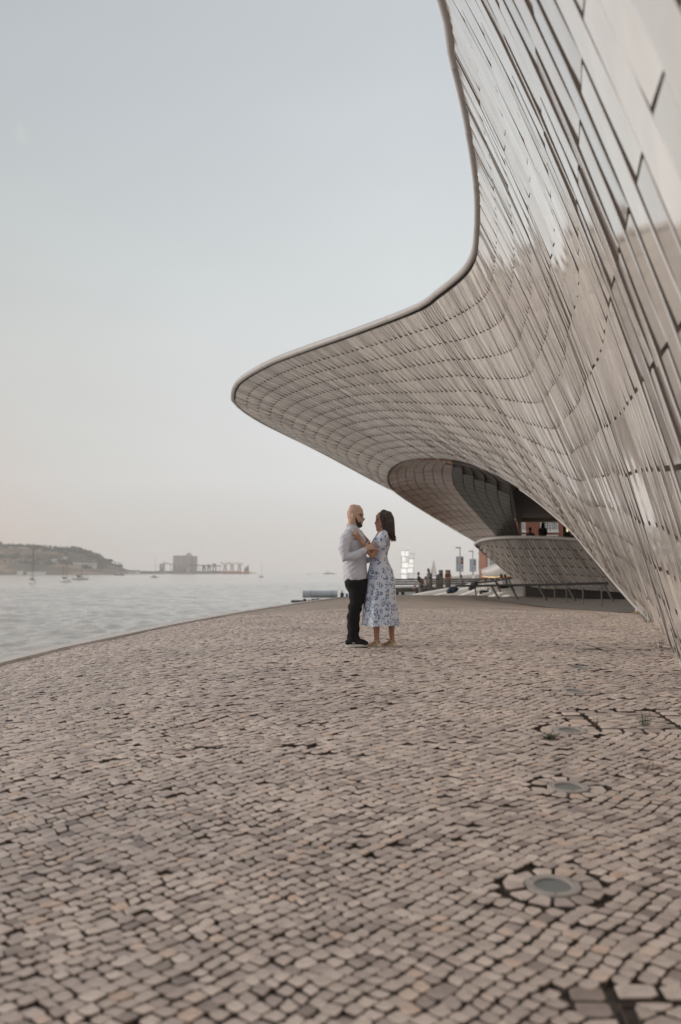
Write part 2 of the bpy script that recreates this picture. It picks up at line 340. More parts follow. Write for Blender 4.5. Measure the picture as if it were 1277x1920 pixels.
def stones(idx, rich):
    """vertex and face arrays for the stones idx; rich = rounded eight-sided tops"""
    q = Q[idx]; c = Cc[idx][:, None, :]; n = len(idx)
    sz = np.linalg.norm(q-c, axis=2).mean(1)[:, None, None]
    jt = rng.uniform(.002, .0062, (n, 1, 1)) + 0.0012*np.clip((6.5-c[:, :, 1:])/3, 0, 1); jt = np.where(isx[idx][:, None, None], .004, jt)
    q = c+(q-c)*(1-jt/sz*1.25) + rng.normal(0, .0036, q.shape)*np.where(isx[idx][:, None, None], .3, 1)
    z0 = zg(q[..., 0], q[..., 1]); zo = rng.normal(0, .0022, (n, 1)) - np.where(rng.random((n, 1)) < .03, .012, 0)
    tilt = rng.normal(0, .022, (n, 2)); off = q-c
    if rich:
        cut = rng.uniform(.04, .24, (n, 4, 1)); nx_ = np.roll(q, -1, 1); pv = np.roll(q, 1, 1)
        o8 = np.stack([q+(pv-q)*cut, q+(nx_-q)*cut], 2).reshape(n, 8, 2)
        mid = (q-c)*.93+c
    else: o8 = q
    m = o8.shape[1]; offs = o8-c
    def zz(o): return zg(o[..., 0], o[..., 1])+zo+((o-c)*tilt[:, None, :]).sum(2)
    rings = []
    top = c+offs*.935; rings.append(np.dstack([top, zz(top)+.001]))
    mid = c+offs*.985; rings.append(np.dstack([mid, zz(mid)-.0035]))
    lo = o8; rings.append(np.dstack([lo, zz(lo)-.014])); 
    if rich: rings.append(np.dstack([c+offs*1.0, zz(lo)-.034]))
    V = np.concatenate(rings, 1); k = V.shape[1]; base = (np.arange(n)*k)[:, None]
    faces = [base+np.arange(m)[None, :]]
    for rg in range(len(rings)-1):
        for t in range(m):
            a, b_ = rg*m+t, rg*m+(t+1) % m
            faces.append(base+np.array([[a, a+m, b_+m, b_]]))
    return V, faces, n, k
def stone_mi(faces, n, rich):
    m = faces[0].shape[1]; nr = (len(faces)-1)//m          # rings of side faces; the last ones sit in the dirt of the joint
    return np.concatenate([np.zeros(n)]+[np.full(n, 1 if r >= 1 else 0) for r in range(nr) for _ in range(m)]).astype(np.int32)
def add_tone(me, tones, per):
    at = me.attributes.new('tone', 'FLOAT', 'POINT'); at.data.foreach_set('value', np.repeat(tones, per).astype(np.float32))
dist = np.hypot(Cc[:, 0]*1.0, Cc[:, 1])
inview = (np.abs(Cc[:, 0]) < .342*Cc[:, 1]+.03) & (Cc[:, 1] > 3.25)
order = np.argsort(np.where(inview, dist, 1e3+dist))
big = order[:300]; rest = np.setdiff1d(np.arange(len(Q)), big)
for i in big:
    V, faces, n, k = stones(np.array([i]), True)
    cen = V[0].mean(0); me = mesh_np('cobble', V[0]-cen, faces)
    me.materials.append(M_cob); me.materials.append(M_bed); me.polygons.foreach_set('material_index', stone_mi(faces, 1, True)); add_tone(me, rng.random(1), k)
    o = obj('cobble', me, parent=pave); o.location = cen
for nm, sel, rich in (('cobbles', rest[Cc[rest, 1] < 13], True), ('cobbles', rest[Cc[rest, 1] >= 13], False)):
    V, faces, n, k = stones(sel, rich); me = mesh_np(nm, V.reshape(-1, 3), faces); me.materials.append(M_cob); me.materials.append(M_bed); me.polygons.foreach_set('material_index', stone_mi(faces, n, rich))
    add_tone(me, rng.random(n), k); obj(nm, me, parent=pave, kind='stuff')
# ------------------------------------------------------------ kerb and quay wall
kerb = empty('kerb', kind='structure')
def edge_at(s): return np.interp(s, EY, EX), np.interp(s, EY, EZ)
ky = list(np.arange(-8, 52.6, .9))
for a, b in zip(ky[:-1], ky[1:]):
    bm = B(); pr = []
    for yv in (a+.006, (a+b)/2, b-.006):
        x, z = edge_at(yv); x2, _ = edge_at(yv+.1); t = Vector((x2-x, .1, 0)).normalized(); nn = Vector((-t.y, t.x, 0))
        p = Vector((x, yv, z)); pr.append([p+nn*.28+Vector((0,0,.03)), p+Vector((0,0,.035)), p+nn*.28-Vector((0,0,.2)), p-Vector((0,0,.2))])
    vv = [[bm.verts.new(q) for q in r] for r in pr]
    for r0, r1 in zip(vv[:-1], vv[1:]):
        for i, j in ((0, 1), (1, 3), (3, 2), (2, 0)): bm.faces.new((r0[i], r0[j], r1[j], r1[i]))
    bm.faces.new((vv[0][0], vv[0][2], vv[0][3], vv[0][1])); bm.faces.new((vv[-1][0], vv[-1][1], vv[-1][3], vv[-1][2]))
    bmesh.ops.recalc_face_normals(bm, faces=bm.faces); obj('kerb_stone', bm, M_kerb, kerb)
bm = B(); pv = None
for yv in list(np.arange(-14, 53.5, 1.5))+[53.4]:
    x, z = edge_at(yv); x2, _ = edge_at(yv+.1); t = Vector((x2-x, .1, 0)).normalized(); nn = Vector((-t.y, t.x, 0)); p = Vector((x, yv, z))
    st = [p+nn*.22-Vector((0,0,.05))]
    for k in range(5): st += [p+nn*(.25+.45*k)+Vector((0,0,-.42*(k+1)+(.42 if k == 0 else 0)))*1.0]; 
    st = [p+nn*.22-Vector((0,0,.05))]; zz = z-.05
    for k in range(6):
        zz -= .42; st.append(Vector((p.x+nn.x*(.22+1.15*k), p.y+nn.y*(.22+1.15*k), zz))); st.append(Vector((p.x+nn.x*(.22+1.15*(k+1)), p.y+nn.y*(.22+1.15*(k+1)), zz)))
    st.append(Vector((st[-1].x, st[-1].y, -4)))
    cur = [bm.verts.new(q) for q in st]
    if pv:
        for i in range(len(cur)-1): bm.faces.new((pv[i], pv[i+1], cur[i+1], cur[i]))
    pv = cur
obj('quay_steps', bm, M_quay, kind='structure')
# ------------------------------------------------------------ water
WZ = -2.35
bm = B()
rr = [(-6000, -300), (6000, -300), (6000, 6200), (-6000, 6200)]
bm.faces.new([bm.verts.new((x, y, WZ-.3)) for x, y in rr])
M_water = bpy.data.materials.new('river_water'); M_water.use_nodes = True; nt = M_water.node_tree; b = nt.nodes['Principled BSDF']
b.inputs['Base Color'].default_value = (.52,.465,.41,1); b.inputs['Roughness'].default_value = .14; b.inputs['IOR'].default_value = 1.45
tc = N(nt, 'ShaderNodeTexCoord'); prev = None
for scl, st, dist, rot in ((1.1, .5, .14, -15), (3.0, .9, .06, 5)):
    mp = N(nt, 'ShaderNodeMapping'); mp.inputs['Scale'].default_value = (scl*.8, scl, 1); mp.inputs['Rotation'].default_value = (0, 0, R(rot)); nt.links.new(tc.outputs['Object'], mp.inputs[0])
    n = N(nt, 'ShaderNodeTexNoise', i_Scale=1.0, i_Detail=3.0, i_Distortion=.6); nt.links.new(mp.outputs[0], n.inputs[0])
    bp = N(nt, 'ShaderNodeBump', i_Strength=st, i_Distance=dist); nt.links.new(n.outputs[0], bp.inputs['Height'])
    if prev: nt.links.new(prev.outputs[0], bp.inputs['Normal'])
    prev = bp
nt.links.new(prev.outputs[0], b.inputs['Normal'])
obj('water', bm, M_water, kind='structure')
def waves():
    nr, ncol = 820, 520; d = 30*np.power(900/30, np.linspace(0, 1, nr)); u = np.linspace(-.50, .20, ncol)
    X = d[:, None]*u[None, :]; Y = d[:, None]*np.ones((1, ncol)); Z = np.zeros_like(X); g = np.random.default_rng(4)
    for k in range(34):
        lam = .55*9**g.random(); a = g.normal(R(-70), .7); kx, ky = math.cos(a)*2*math.pi/lam, math.sin(a)*2*math.pi/lam; ph = g.uniform(0, 6.3)
        s_ = np.sin(kx*X+ky*Y+ph+.9*np.sin(X*.09+k)+.7*np.sin(Y*.07+k*2)); fade = np.clip(2.0-d[:, None]/(95*lam), 0, 1)*np.clip(1.6-d[:, None]*.0057*2.6/lam, 0, 1)
        Z += .0095*lam*(s_+.6*s_*np.abs(s_))*fade
    n_ = .75+.5*np.sin(X*.021+1)*np.sin(Y*.017+2)
    ed = np.clip((900-d)/300, 0, 1)[:, None]*np.ones_like(X); Z = Z*n_*ed-.3*(1-ed)**2*.99+.0
    V = np.stack([X, Y, Z+WZ], 2).reshape(-1, 3); i, j = np.meshgrid(np.arange(nr-1), np.arange(ncol-1), indexing='ij'); a = (i*ncol+j).ravel()
    me = mesh_np('water', V, [np.stack([a, a+1, a+ncol+1, a+ncol], 1)]); me.materials.append(M_water); obj('water', me, kind='structure', smooth=True)
waves()
bm = B(); bm.faces.new([bm.verts.new(q) for q in ((14,50,-.25),(60,20,-.25),(400,60,-.25),(400,900,-.25),(120,900,-.25),(20,250,-.25),(15,150,-.25),(11.5,75,-.25))])
r = bmesh.ops.extrude_face_region(bm, geom=bm.faces[:]); bmesh.ops.translate(bm, vec=(0,0,-4), verts=[e for e in r['geom'] if isinstance(e, bmesh.types.BMVert)]); bmesh.ops.recalc_face_normals(bm, faces=bm.faces)
obj('far_quay', bm, mat('pale_quay_paving', (.42,.37,.33), .85, var=.15, vscale=.4), kind='structure')
# ------------------------------------------------------------ museum shell
def crom(knots, t):
    """Catmull-Rom through knots (n,dim) at parameters t (0..n-1)"""
    K = np.asarray(knots, float); n = len(K); t = np.clip(np.asarray(t, float), 0, n-1-1e-6); i = t.astype(int); f = (t-i)[..., None]
    p1 = K[i]; p2 = K[np.minimum(i+1, n-1)]; p0 = K[np.maximum(i-1, 0)]; p3 = K[np.minimum(i+2, n-1)]
    return .5*((2*p1)+(-p0+p2)*f+(2*p0-5*p1+4*p2-p3)*f*f+(-p0+3*p1-3*p2+p3)*f**3)
class Shell:
    """rows of knots [lip, c2, c1, edge] (world); s=0 edge .. 1 lip"""
    def __init__(s, rows):
        s.K = np.array([[list(p) for p in r] for r in rows])      # n,4,3
        n = len(s.K); tt = np.linspace(0, n-1, 1500)
        L = crom(s.K[:, 0], tt); E = crom(s.K[:, 3], tt); Mi = (L+E)/2
        dl = np.linalg.norm(np.diff(L, axis=0), axis=1)*.6+np.linalg.norm(np.diff(E, axis=0), axis=1)*.4
        s.arc = np.concatenate([[0], np.cumsum(dl)]); s.tt = tt
    def t_of(s, a): return np.interp(a, s.arc, s.tt)
    def P(s, t, v):
        t = np.asarray(t, float); v = np.asarray(v, float)[..., None]
        L, c2, c1, E = (crom(s.K[:, k], t) for k in range(4))
        return E*(1-v)**3+3*c1*v*(1-v)**2+3*c2*v*v*(1-v)+L*v**3
    def nrm(s, t, v, flip=1):
        e = 1e-3; dt = s.P(t+e*5, v)-s.P(t-e*5, v); dv = s.P(t, v+e)-s.P(t, v-e)
        n = np.cross(dt, dv); n /= np.linalg.norm(n, axis=-1, keepdims=True)+1e-12
        return n*flip
def row(L, E, bulge=(0,0,0), b2=None):
    L, E = Vector(L), Vector(E); bu = Vector(bulge); bv = Vector(b2) if b2 else bu
    return [L, E+(L-E)*.667+bv, E+(L-E)*.333+bu, E]
def rp(l, e, bulge=(0,0,0), b2=None): return row(W(*l), W(*e) if len(e) == 3 and e[0] > 50 else e, bulge, b2)
rows = [
 row((-3.9,-9,7.2), (-.2,-9,-.7), (.5,0,0)),
 row((-2.6,-3,7.9), (.55,-4,-.3), (.5,0,0)),
 row((-1.3,2.5,8.4), (1.05,-.5,-.05), (.5,0,0)),
 row((.1,8,8.8), (2.0,4.2,.25), (.45,0,0)),
 rp((832,0,13), (3.05,8.3,.6), (.35,0,0)),
 rp((850,101,15), (3.52,10.2,.66), (.3,0,0)),
 rp((877,225,18), (4.2,12.8,.70), (.3,0,0)),
 rp((895,355,22), (1241,1191,16), (.3,0,0)),
 rp((894,440,25.5), (1208,1152,21), (.2,0,0)),
 rp((887,480,27.5), (1186,1131,26), (.1,0,0)),
 rp((866,512,29), (1150,1090,30), (0,0,0)),
 rp((820,550,31), (1105,1036,33), (0,0,0)),
 rp((777,579,32.5), (1060,985,34.6), (0,0,0)),
 rp((661,624,36), (975,917,38.6), (0,0,0)),
 rp((568,657,39), (890,873,41.6), (0,0,0)),
 rp((506,681,41.5), (830,861,44.2), (0,0,0)),
 rp((458,708,44), (780,861,46.6), (0,0,0)),
 rp((441,725,45.3), (755,866,47.8), (0,0,0)),
 rp((437,741,46.2), (738,875,48.8), (0,0,0)),
 rp((442,757,46.9), (729,886,49.6), (0,0,0)),
 rp((489,790,48.4), (727,899,50.6)),
 rp((592,841,50.4), (730,909,51.4)),
 rp((689,893,52), (735,917,52.2)),
 rp((745,923,53.2), (746,926,53.4)),
]
S = Shell(rows)
museum = empty('museum_building', (4, 12, .6), label='huge white museum with wave-shaped overhang clad in long glazed tiles, beside the paving', cat='museum')
MI = Matrix.Translation(museum.location).inverted()
def put(name, me, m=None, parent=museum, **k):
    o = obj(name, me, m, parent, **k); o.matrix_parent_inverse = Matrix.Translation(parent.location).inverted(); return o
def sheet(surf, t0, t1, v0, v1, nt_, nv, off, flip=1):
    t = np.linspace(t0, t1, nt_)[:, None]*np.ones((1, nv)); v = np.linspace(v0, v1, nv)[None, :]*np.ones((nt_, 1))
    P = surf.P(t, v)+surf.nrm(t, v, flip)*off
    i, j = np.meshgrid(np.arange(nt_-1), np.arange(nv-1), indexing='ij'); a = (i*nv+j).ravel()
    return P.reshape(-1, 3), np.stack([a, a+1, a+nv+1, a+nv], 1)
def tiles(surf, width, nco, gap, t_lo=0, lenscale=1, v0=0.0, v1=.985, hi=.028, lo=.0, depth=.05, roll=.0042, flip=1, seed=1, pw=1):
    """elongated tiles in columns; every other column is shifted by half a course"""
    g = np.random.default_rng(seed)
    A = [0.0]
    while A[-1] < surf.arc[-1]-.01: A.append(A[-1]+(width if np.isscalar(width) else float(np.interp(surf.t_of(A[-1]), *width))))
    A[-1] = surf.arc[-1]; nc = len(A)-1; T_ = surf.t_of(np.array(A))
    Vs = []; 
    for c in range(nc):
        off = .5*(c % 2); b = np.clip((np.arange(-1, nco+1)+off)/nco, 0, 1)
        b = np.unique(b); b = v0+(v1-v0)*b
        b = v0+(v1-v0)*((b-v0)/(v1-v0))**(pw if np.isscalar(pw) else np.interp(T_[c], *pw))
        ct = g.uniform(.2, .8); cr = g.normal(0, roll)                      # each column leans a little, which makes the long glints
        for k in range(len(b)-1):
            ta, tb = T_[c], T_[c+1]; va, vb = b[k], b[k+1]
            if vb-va < .004: continue
            Vs.append((ta, tb, va, vb, cr+g.normal(0, roll*.55), min(1, max(0, ct+g.normal(0, .16)))))
    D = np.array(Vs); n = len(D); ta, tb, va, vb, rl, tone = D.T
    e = .0
    colw = (tb-ta); gt = colw*.045
    out = []
    Ls = surf.P((ta+tb)/2, vb)-surf.P((ta+tb)/2, va); ln = np.linalg.norm(Ls, axis=1); gv = (gap if np.isscalar(gap) else np.interp((ta+tb)/2, *gap))/np.maximum(ln, .05)*(vb-va)
    f_lo = (va-v0)*0
    SG = ((0, 0), (.10, .5), (.26, .94), (.62, 1), (1, 1))
    for (f, hf) in SG:
        # upper end stands proud, lower end sinks to the shell
        v = va+gv*.5+(vb-va-gv)*f; h = (hi if np.isscalar(hi) else np.interp((ta+tb)/2, *hi))*hf
        for (t, dh, bot) in ((ta+gt, -rl, True), (ta+gt, -rl, False), (ta+gt+colw*.07, -rl, None), (tb-gt-colw*.07, rl, None), (tb-gt, rl, False), (tb-gt, rl, True)):
            P = surf.P(t, v); nn = surf.nrm(t, v, flip)
            hh = np.full(n, -depth) if bot else (h+dh-(.003 if bot is False else 0))
            out.append(P+nn*(hh[:, None] if np.ndim(hh) else hh))
    V = np.stack(out, 1)                              # n,30,3
    return V, tone, (surf.P((ta+tb)/2, (va+vb)/2))
TF = [np.array([[r*6+q, r*6+q+1, r*6+q+7, r*6+q+6]]) for r in range(4) for q in range(5)]
TC = [np.array([[0, 5, 4, 3, 2, 1]]), np.array([[24, 25, 26, 27, 28, 29]])]
def tile_mi(n): return np.concatenate([np.full(n, 1 if q in (0, 4) else 0) for r in range(4) for q in range(5)]+[np.full(n, 1), np.full(n, 0)]).astype(np.int32)
M_unglz_shade = mat('unglazed_edge_shade', (.17,.135,.115), .85)  # unglazed sides, with the dark ground they reflect put into the colour
def tile_objects(V, tone, cen, nbig, parent, m, mark=False):
    if nbig:
        d = np.linalg.norm(cen-np.array([0, 0, CAMZ]), axis=1); hor = cen[:, 1]
        px = cen[:, 0]/np.maximum(hor, .1); pz = (cen[:, 2]-CAMZ)/np.maximum(hor, .1)
        vis = (hor > .8) & (px < .36) & (pz < .62) & (px > -.36)
        order = np.argsort(np.where(vis, d, 1e4+d)); big = order[:nbig]; rest = order[nbig:]
    else: big, rest = [], np.arange(len(V))
    for i in big:
        c = V[i].mean(0); me = mesh_np('tile', V[i]-c, TF+TC); me.materials.append(m); me.materials.append(M_unglz_shade); me.polygons.foreach_set('material_index', tile_mi(1)); add_tone(me, np.array([tone[i]]), 30)
        o = obj('tile', me, None, parent); o.location = Vector(c)-parent.location
    n = len(rest)
    if not n: return
    base = (np.arange(n)*30)[:, None]
    me = mesh_np('tile_cladding', V[rest].reshape(-1, 3), [base+f for f in TF]+[base+f for f in TC]); me.materials.append(m); me.materials.append(M_unglz_shade); me.polygons.foreach_set('material_index', tile_mi(n)); add_tone(me, tone[rest], 30)
    put('tile_cladding', me, None, parent, kind='stuff')
FL = -1 if S.nrm(np.array([5.]), np.array([.5]))[0][0] > 0 else 1
V, tone, cen = tiles(S, ([0, 3.5, 6, 8, 10, 12], [.42, .40, .30, .24, .19, .17]), 7, ([0, 4, 7, 10], [.036, .045, .058, .042]), flip=FL, pw=([0, 5, 8, 12], [1.75, 1.7, 1.35, 1.0]), hi=([0, 6, 9, 13, 24], [.009, .010, .017, .03, .03]))
tile_objects(V, tone, cen, 300, museum, M_tile)
nK = len(rows)-1
P_, Fq = sheet(S, 0, nK, 0, 1, 240, 24, -.045, FL); me = mesh_np('shell_backing', P_, [Fq]); me.materials.append(M_back); put('shell_backing', me)
# lip cap: a rounded metal section in lengths, with open joints
tt = np.linspace(0, nK-.35, 900); Lp = S.P(tt, np.ones_like(tt)); Ln = S.nrm(tt, np.full_like(tt, .97), FL)
dv = S.P(tt, np.ones_like(tt))-S.P(tt, np.full_like(tt, .96)); dv /= np.linalg.norm(dv, axis=1, keepdims=True)
arc = np.concatenate([[0], np.cumsum(np.linalg.norm(np.diff(Lp, axis=0), axis=1))]); seglen = 3.2
sec = [(-.07,-.03), (-.07,.04), (-.04,.075), (.03,.085), (.09,.06), (.115,.0), (.10,-.12), (.04,-.2), (-.06,-.2)]
seglen = arc[-1]/round(arc[-1]/seglen)
for k in range(int(round(arc[-1]/seglen))):
    aa = np.linspace(k*seglen+.008, (k+1)*seglen-.008, 6); bm = B(); rings = []
    for a in aa:
        p = np.array([np.interp(a, arc, Lp[:, i]) for i in range(3)]); nn = np.array([np.interp(a, arc, Ln[:, i]) for i in range(3)]); d_ = np.array([np.interp(a, arc, dv[:, i]) for i in range(3)])
        rings.append([bm.verts.new(p+d_*q+nn*r_) for q, r_ in sec])
    m_ = len(sec)
    for r0, r1 in zip(rings[:-1], rings[1:]):
        for i in range(m_): bm.faces.new((r0[i], r0[(i+1) % m_], r1[(i+1) % m_], r1[i]))
    bmesh.ops.recalc_face_normals(bm, faces=bm.faces)
    put('lip_cap', bm, M_cap, smooth=True)
tb_ = np.linspace(0.5, 13, 160); Eb = S.P(tb_, np.zeros_like(tb_))+S.nrm(tb_, np.full_like(tb_, .02), FL)*.01
bm = B(); sweep(bm, [Vector(p) for p in Eb], [.035]*160, ref=(0,0,1), seg=8); put('base_trim', bm, M_cap, smooth=True)
# roof behind the lip
bm = B(); pv = None; TIP = 18.0
for t in np.linspace(0, TIP-.05, 70):
    p = S.P(t, 1.0)+S.nrm(np.array(t), np.array(.97), FL)*-.1
    if t > 11: e = S.P(TIP+(TIP-t)*5/7, 1.0); up = 1.1*min(1, (TIP-t)/5)
    else:
        f = 1-t/11; e0 = S.P(22.9, 1.0); up = 1.1
        e = e0+(np.array([26, 64, 9.5])-e0)*min(1, f/.2)**.6 if f < .2 else np.array([26, 64-(f-.2)/.8*73, 9.5])
        up = 1.1*max(.25, 1-f/.3)
    cur = [bm.verts.new(Vector(x)) for x in (p, p*.7+e*.3+np.array([0,0,up*.6]), p*.3+e*.7+np.array([0,0,up*2.2]), p*.14+e*.86+np.array([0,0,up*2.1]), p*.02+e*.98+np.array([0,0,up*1.9]), e+(e-p)*.01)]
    if pv:
        for i in range(5): bm.faces.new((pv[i], pv[i+1], cur[i+1], cur[i]))
    pv = cur
put('roof', bm, mat('roof_tiles', (.5,.48,.45), .6, .3, 4, .1, 1))
# brown glossy panels lining the mouth of the entrance
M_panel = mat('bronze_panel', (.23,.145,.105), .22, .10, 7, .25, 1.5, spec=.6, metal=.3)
M_panel_shade = mat('bronze_panel_shade', (.022,.018,.016), .45, .05, 7, .2, 1.5)  # the bronze panel again, the dark hall's reflection put into its colour
M_joint = mat('panel_joint', (.035,.028,.024), .8)
Lb = [(800,859,46.0), (765,863,47.4), (742,873,48.9), (730,888,49.9), (729,900,50.9), (735,918,52.6), (764,940,54), (806,966,56), (848,991,58), (893,1017,60.5)]
Rb = [(884,872,42.1), (925,887,41), (948,900,41), (957,910,42), (957,925,44), (958,943,46), (961,960,48), (965,977,50), (970,993,52), (976,1011,54.5)]
Lw = np.array([list(W(*p)) for p in Lb]); Rw = np.array([list(W(*p)) for p in Rb])
def sof(u, v):   # u across 0..1, v down 0..1
    v9 = np.asarray(v, float)*9; l = crom(Lw, v9); r = crom(Rw, v9); u = np.asarray(u, float)[..., None]
    return l+(r-l)*u + np.array([0, 1.0, .6])*(4*u*(1-u))*1.1*np.sin(np.pi*np.clip(np.asarray(v, float), 0.02, .98))[..., None]
NU, NV = 12, 22
pj = B()
for i in range(NU):
    for j in range(NV):
        u0, u1 = i/NU+.003, (i+1)/NU-.003; v0, v1 = j/NV+.0016, (j+1)/NV-.0016
        pts = [sof(u, v) for u, v in ((u0, v0), (u1, v0), (u1, v1), (u0, v1))]
        n = Vector(np.cross(pts[1]-pts[0], pts[3]-pts[0])).normalized()
        if n.y > 0: n = -n
        bm = B(); jz = rng.normal(0, .006, 4)
        a = [bm.verts.new(Vector(p)+n*float(.03+jz[k]*.4)) for k, p in enumerate(pts)]; b_ = [bm.verts.new(Vector(p)-n*.05) for p in pts]
        bm.faces.new(a)
        for k in range(4): bm.faces.new((a[k], b_[k], b_[(k+1) % 4], a[(k+1) % 4]))
        put('soffit_panel', bm, M_panel_shade if i >= 7 else M_panel)  # right-hand columns take the copy with painted-in shade
uu, vv_ = np.meshgrid(np.linspace(0, 1, 14), np.linspace(0, 1, 24), indexing='ij'); PP = sof(uu.ravel(), vv_.ravel())+np.array([0, .06, .03])
i, j = np.meshgrid(np.arange(13), np.arange(23), indexing='ij'); a = (i*24+j).ravel()
me = mesh_np('soffit_backing', PP, [np.stack([a, a+1, a+25, a+24], 1)]); me.materials.append(M_joint); put('soffit_backing', me)
# dark ceiling and far fascia of the entrance hall
def poly3(name, pts, m, parent=museum, thick=None, **k):
    bm = B(); f = bm.faces.new([bm.verts.new(Vector(p)) for p in pts])
    if thick:
        r = bmesh.ops.extrude_face_region(bm, geom=[f]); bmesh.ops.translate(bm, vec=Vector(thick), verts=[e for e in r['geom'] if isinstance(e, bmesh.types.BMVert)])
    bmesh.ops.recalc_face_normals(bm, faces=bm.faces)
    return put(name, bm, m, parent, **k)
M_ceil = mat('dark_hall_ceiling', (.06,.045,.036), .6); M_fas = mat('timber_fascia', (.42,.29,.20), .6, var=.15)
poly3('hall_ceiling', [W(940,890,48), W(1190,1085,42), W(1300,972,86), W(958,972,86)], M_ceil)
poly3('fascia', [W(966,963,85.5), W(1300,963,85.5), W(1300,978.5,85.5), W(966,978.5,85.5)], M_fas, thick=(0,.8,0))
poly3('hall_wall', [W(958,905,56), W(975,905,88), W(979,1012,88), W(976,1012,56)], M_panel_shade)
poly3('hall_pier', [W(1058,970,70), W(1062,970,70), W(1062,1015,70), W(1058,1015,70)], M_dark, thick=(0,.4,0))
M_lit = mat('lit_sign', (.8,.75,.5), .5, emit=(1,.83,.52), estr=.75)
poly3('lit_panel', [W(1060.5,978.5,71), W(1065.5,978.5,71), W(1065.5,997,71), W(1060.5,997,71)], M_lit, thick=(0,.15,0))
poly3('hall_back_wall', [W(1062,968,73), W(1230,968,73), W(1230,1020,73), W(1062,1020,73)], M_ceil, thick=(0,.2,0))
poly3('terrace_slab', [W(893,1024,50.5)+Vector((.4,0,-.1)), W(1240,1036,47.5), Vector((38,88,2.3)), Vector((16.5,88,2.3)), W(930,1020,60)], mat('terrace_floor', (.2,.17,.15), .7), thick=(0,0,-.25))
# ------------------------------------------------------------ curved tiled wall of the terrace
T_k = [(891,1020,50.3), (897,1015.5,50), (906,1012,49.6), (930,1008.5,49), (960,1007.3,48.5), (1010,1007.5,48), (1060,1009.5,47.5), (1110,1014,47), (1170,1022,46.5)]
B_k = [(893,1022,50.35), (906,1035,50.5), (928,1056,50.6), (973,1092,50.6), (1016,1104,50.2), (1076,1105.5,49.6), (1132,1109,49.1), (1188,1113,48.6), (1270,1118,48.2)]
S2 = Shell([row(W(*a), W(*b), (0,.25,-.1)) for a, b in zip(T_k, B_k)])
terr = empty('terrace_wall', (11.5, 50, .5), label='low white tiled wall curving out like a boat bow under the terrace', cat='wall')
F2 = -1 if S2.nrm(np.array([4.]), np.array([.5]))[0][1] > 0 else 1
V, tone, cen = tiles(S2, .17, 3, .06, flip=F2, v1=.97, hi=.022, seed=5)
tile_objects(V, tone, cen, 300, terr, M_tile)
P_, Fq = sheet(S2, 0, 8, 0, 1, 80, 12, -.03, F2); me = mesh_np('wall_backing', P_, [Fq]); me.materials.append(M_back); put('wall_backing', me, parent=terr)
bm = B(); tt = np.linspace(0, 8, 50); L2 = S2.P(tt, np.ones_like(tt)); n2 = S2.nrm(tt, np.full_like(tt, .95), F2)
sweep(bm, [Vector(p)+Vector(n)*.02 for p, n in zip(L2, n2)], [.085]*50, ref=(0,0,1), seg=8); put('coping', bm, M_cap, terr, smooth=True)
poly3('shade_slab', [W(985,1097,51.2), W(1300,1108,49.2), W(1300,1128,49.2), W(985,1119,51.2)], mat('gap_shade', (.07,.06,.055), .9), terr, thick=(0,.6,0))  # slab filling the gap under the wall, shadow painted as its colour
# ------------------------------------------------------------ brick building seen through the hall
M_brick = bpy.data.materials.new('red_brick'); M_brick.use_nodes = True; nt = M_brick.node_tree; b = nt.nodes['Principled BSDF']
tc = N(nt, 'ShaderNodeTexCoord'); mp = N(nt, 'ShaderNodeMapping'); mp.inputs['Rotation'].default_value = (R(90), 0, 0); nt.links.new(tc.outputs['Object'], mp.inputs[0])
br = N(nt, 'ShaderNodeTexBrick', i_Scale=3.0); br.inputs['Color1'].default_value = (.30,.10,.055,1); br.inputs['Color2'].default_value = (.24,.075,.04,1); br.inputs['Mortar'].default_value = (.22,.14,.1,1)
nt.links.new(mp.outputs[0], br.inputs[0]); nt.links.new(br.outputs[0], b.inputs['Base Color']); b.inputs['Roughness'].default_value = .85
bk = empty('brick_building', (22, 110, -1), label='red brick building with white framed windows behind the museum hall', cat='building')
o = bx('wall', (11.0+.0, 3, 5.5), (22, 6, 11), M_brick, bk); o.location = (-5.9+0, 0, 0)
M_glass = mat('window_glass', (.12,.13,.14), .08, spec=.8)
def bwin(px0, px1, py0, py1, bars=2):
    a = W(px0, py1, 110); c = W(px1, py0, 110); cx, cz = (a.x+c.x)/2, (a.z+c.z)/2; ww, hh = c.x-a.x, c.z-a.z
    bm = B(); t = .09
    for dx in (-ww/2, ww/2): box(bm, (dx, -.06, 0), (t, .14, hh+t))
    for dz in (-hh/2, hh/2): box(bm, (0, -.06, dz), (ww-t-.01, .14, t))
    for k in range(1, bars+1): box(bm, (-ww/2+ww*k/(bars+1), -.04, 0), (.05, .08, hh-t-.01))
    for k in (1, 2): box(bm, (0, -.035, -hh/2+hh*k/3), (ww-t-.02, .05, .04))
    f = obj('window', bm, M_white, bk); f.location = (cx-22, 0, cz+1)
    p = bx('pane', (0, -.015, 0), (ww-t-.02, .02, hh-t-.02), M_glass, f); s = bx('sill', (0, -.12, -hh/2-.2), (ww+.2, .26, .22), M_white, f)
for q in ((975,984,981,993), (1014,1029,979,993), (1033,1045,979,993), (1014,1045,1004,1016), (972,987,1003.5,1016), (921,929,1052,1060)): bwin(*q)
bx('corner_strip', (0,0,0), (.25,.3,8), M_white, bk).location = (W(916.5,1060,110).x-22, -.1, 4)
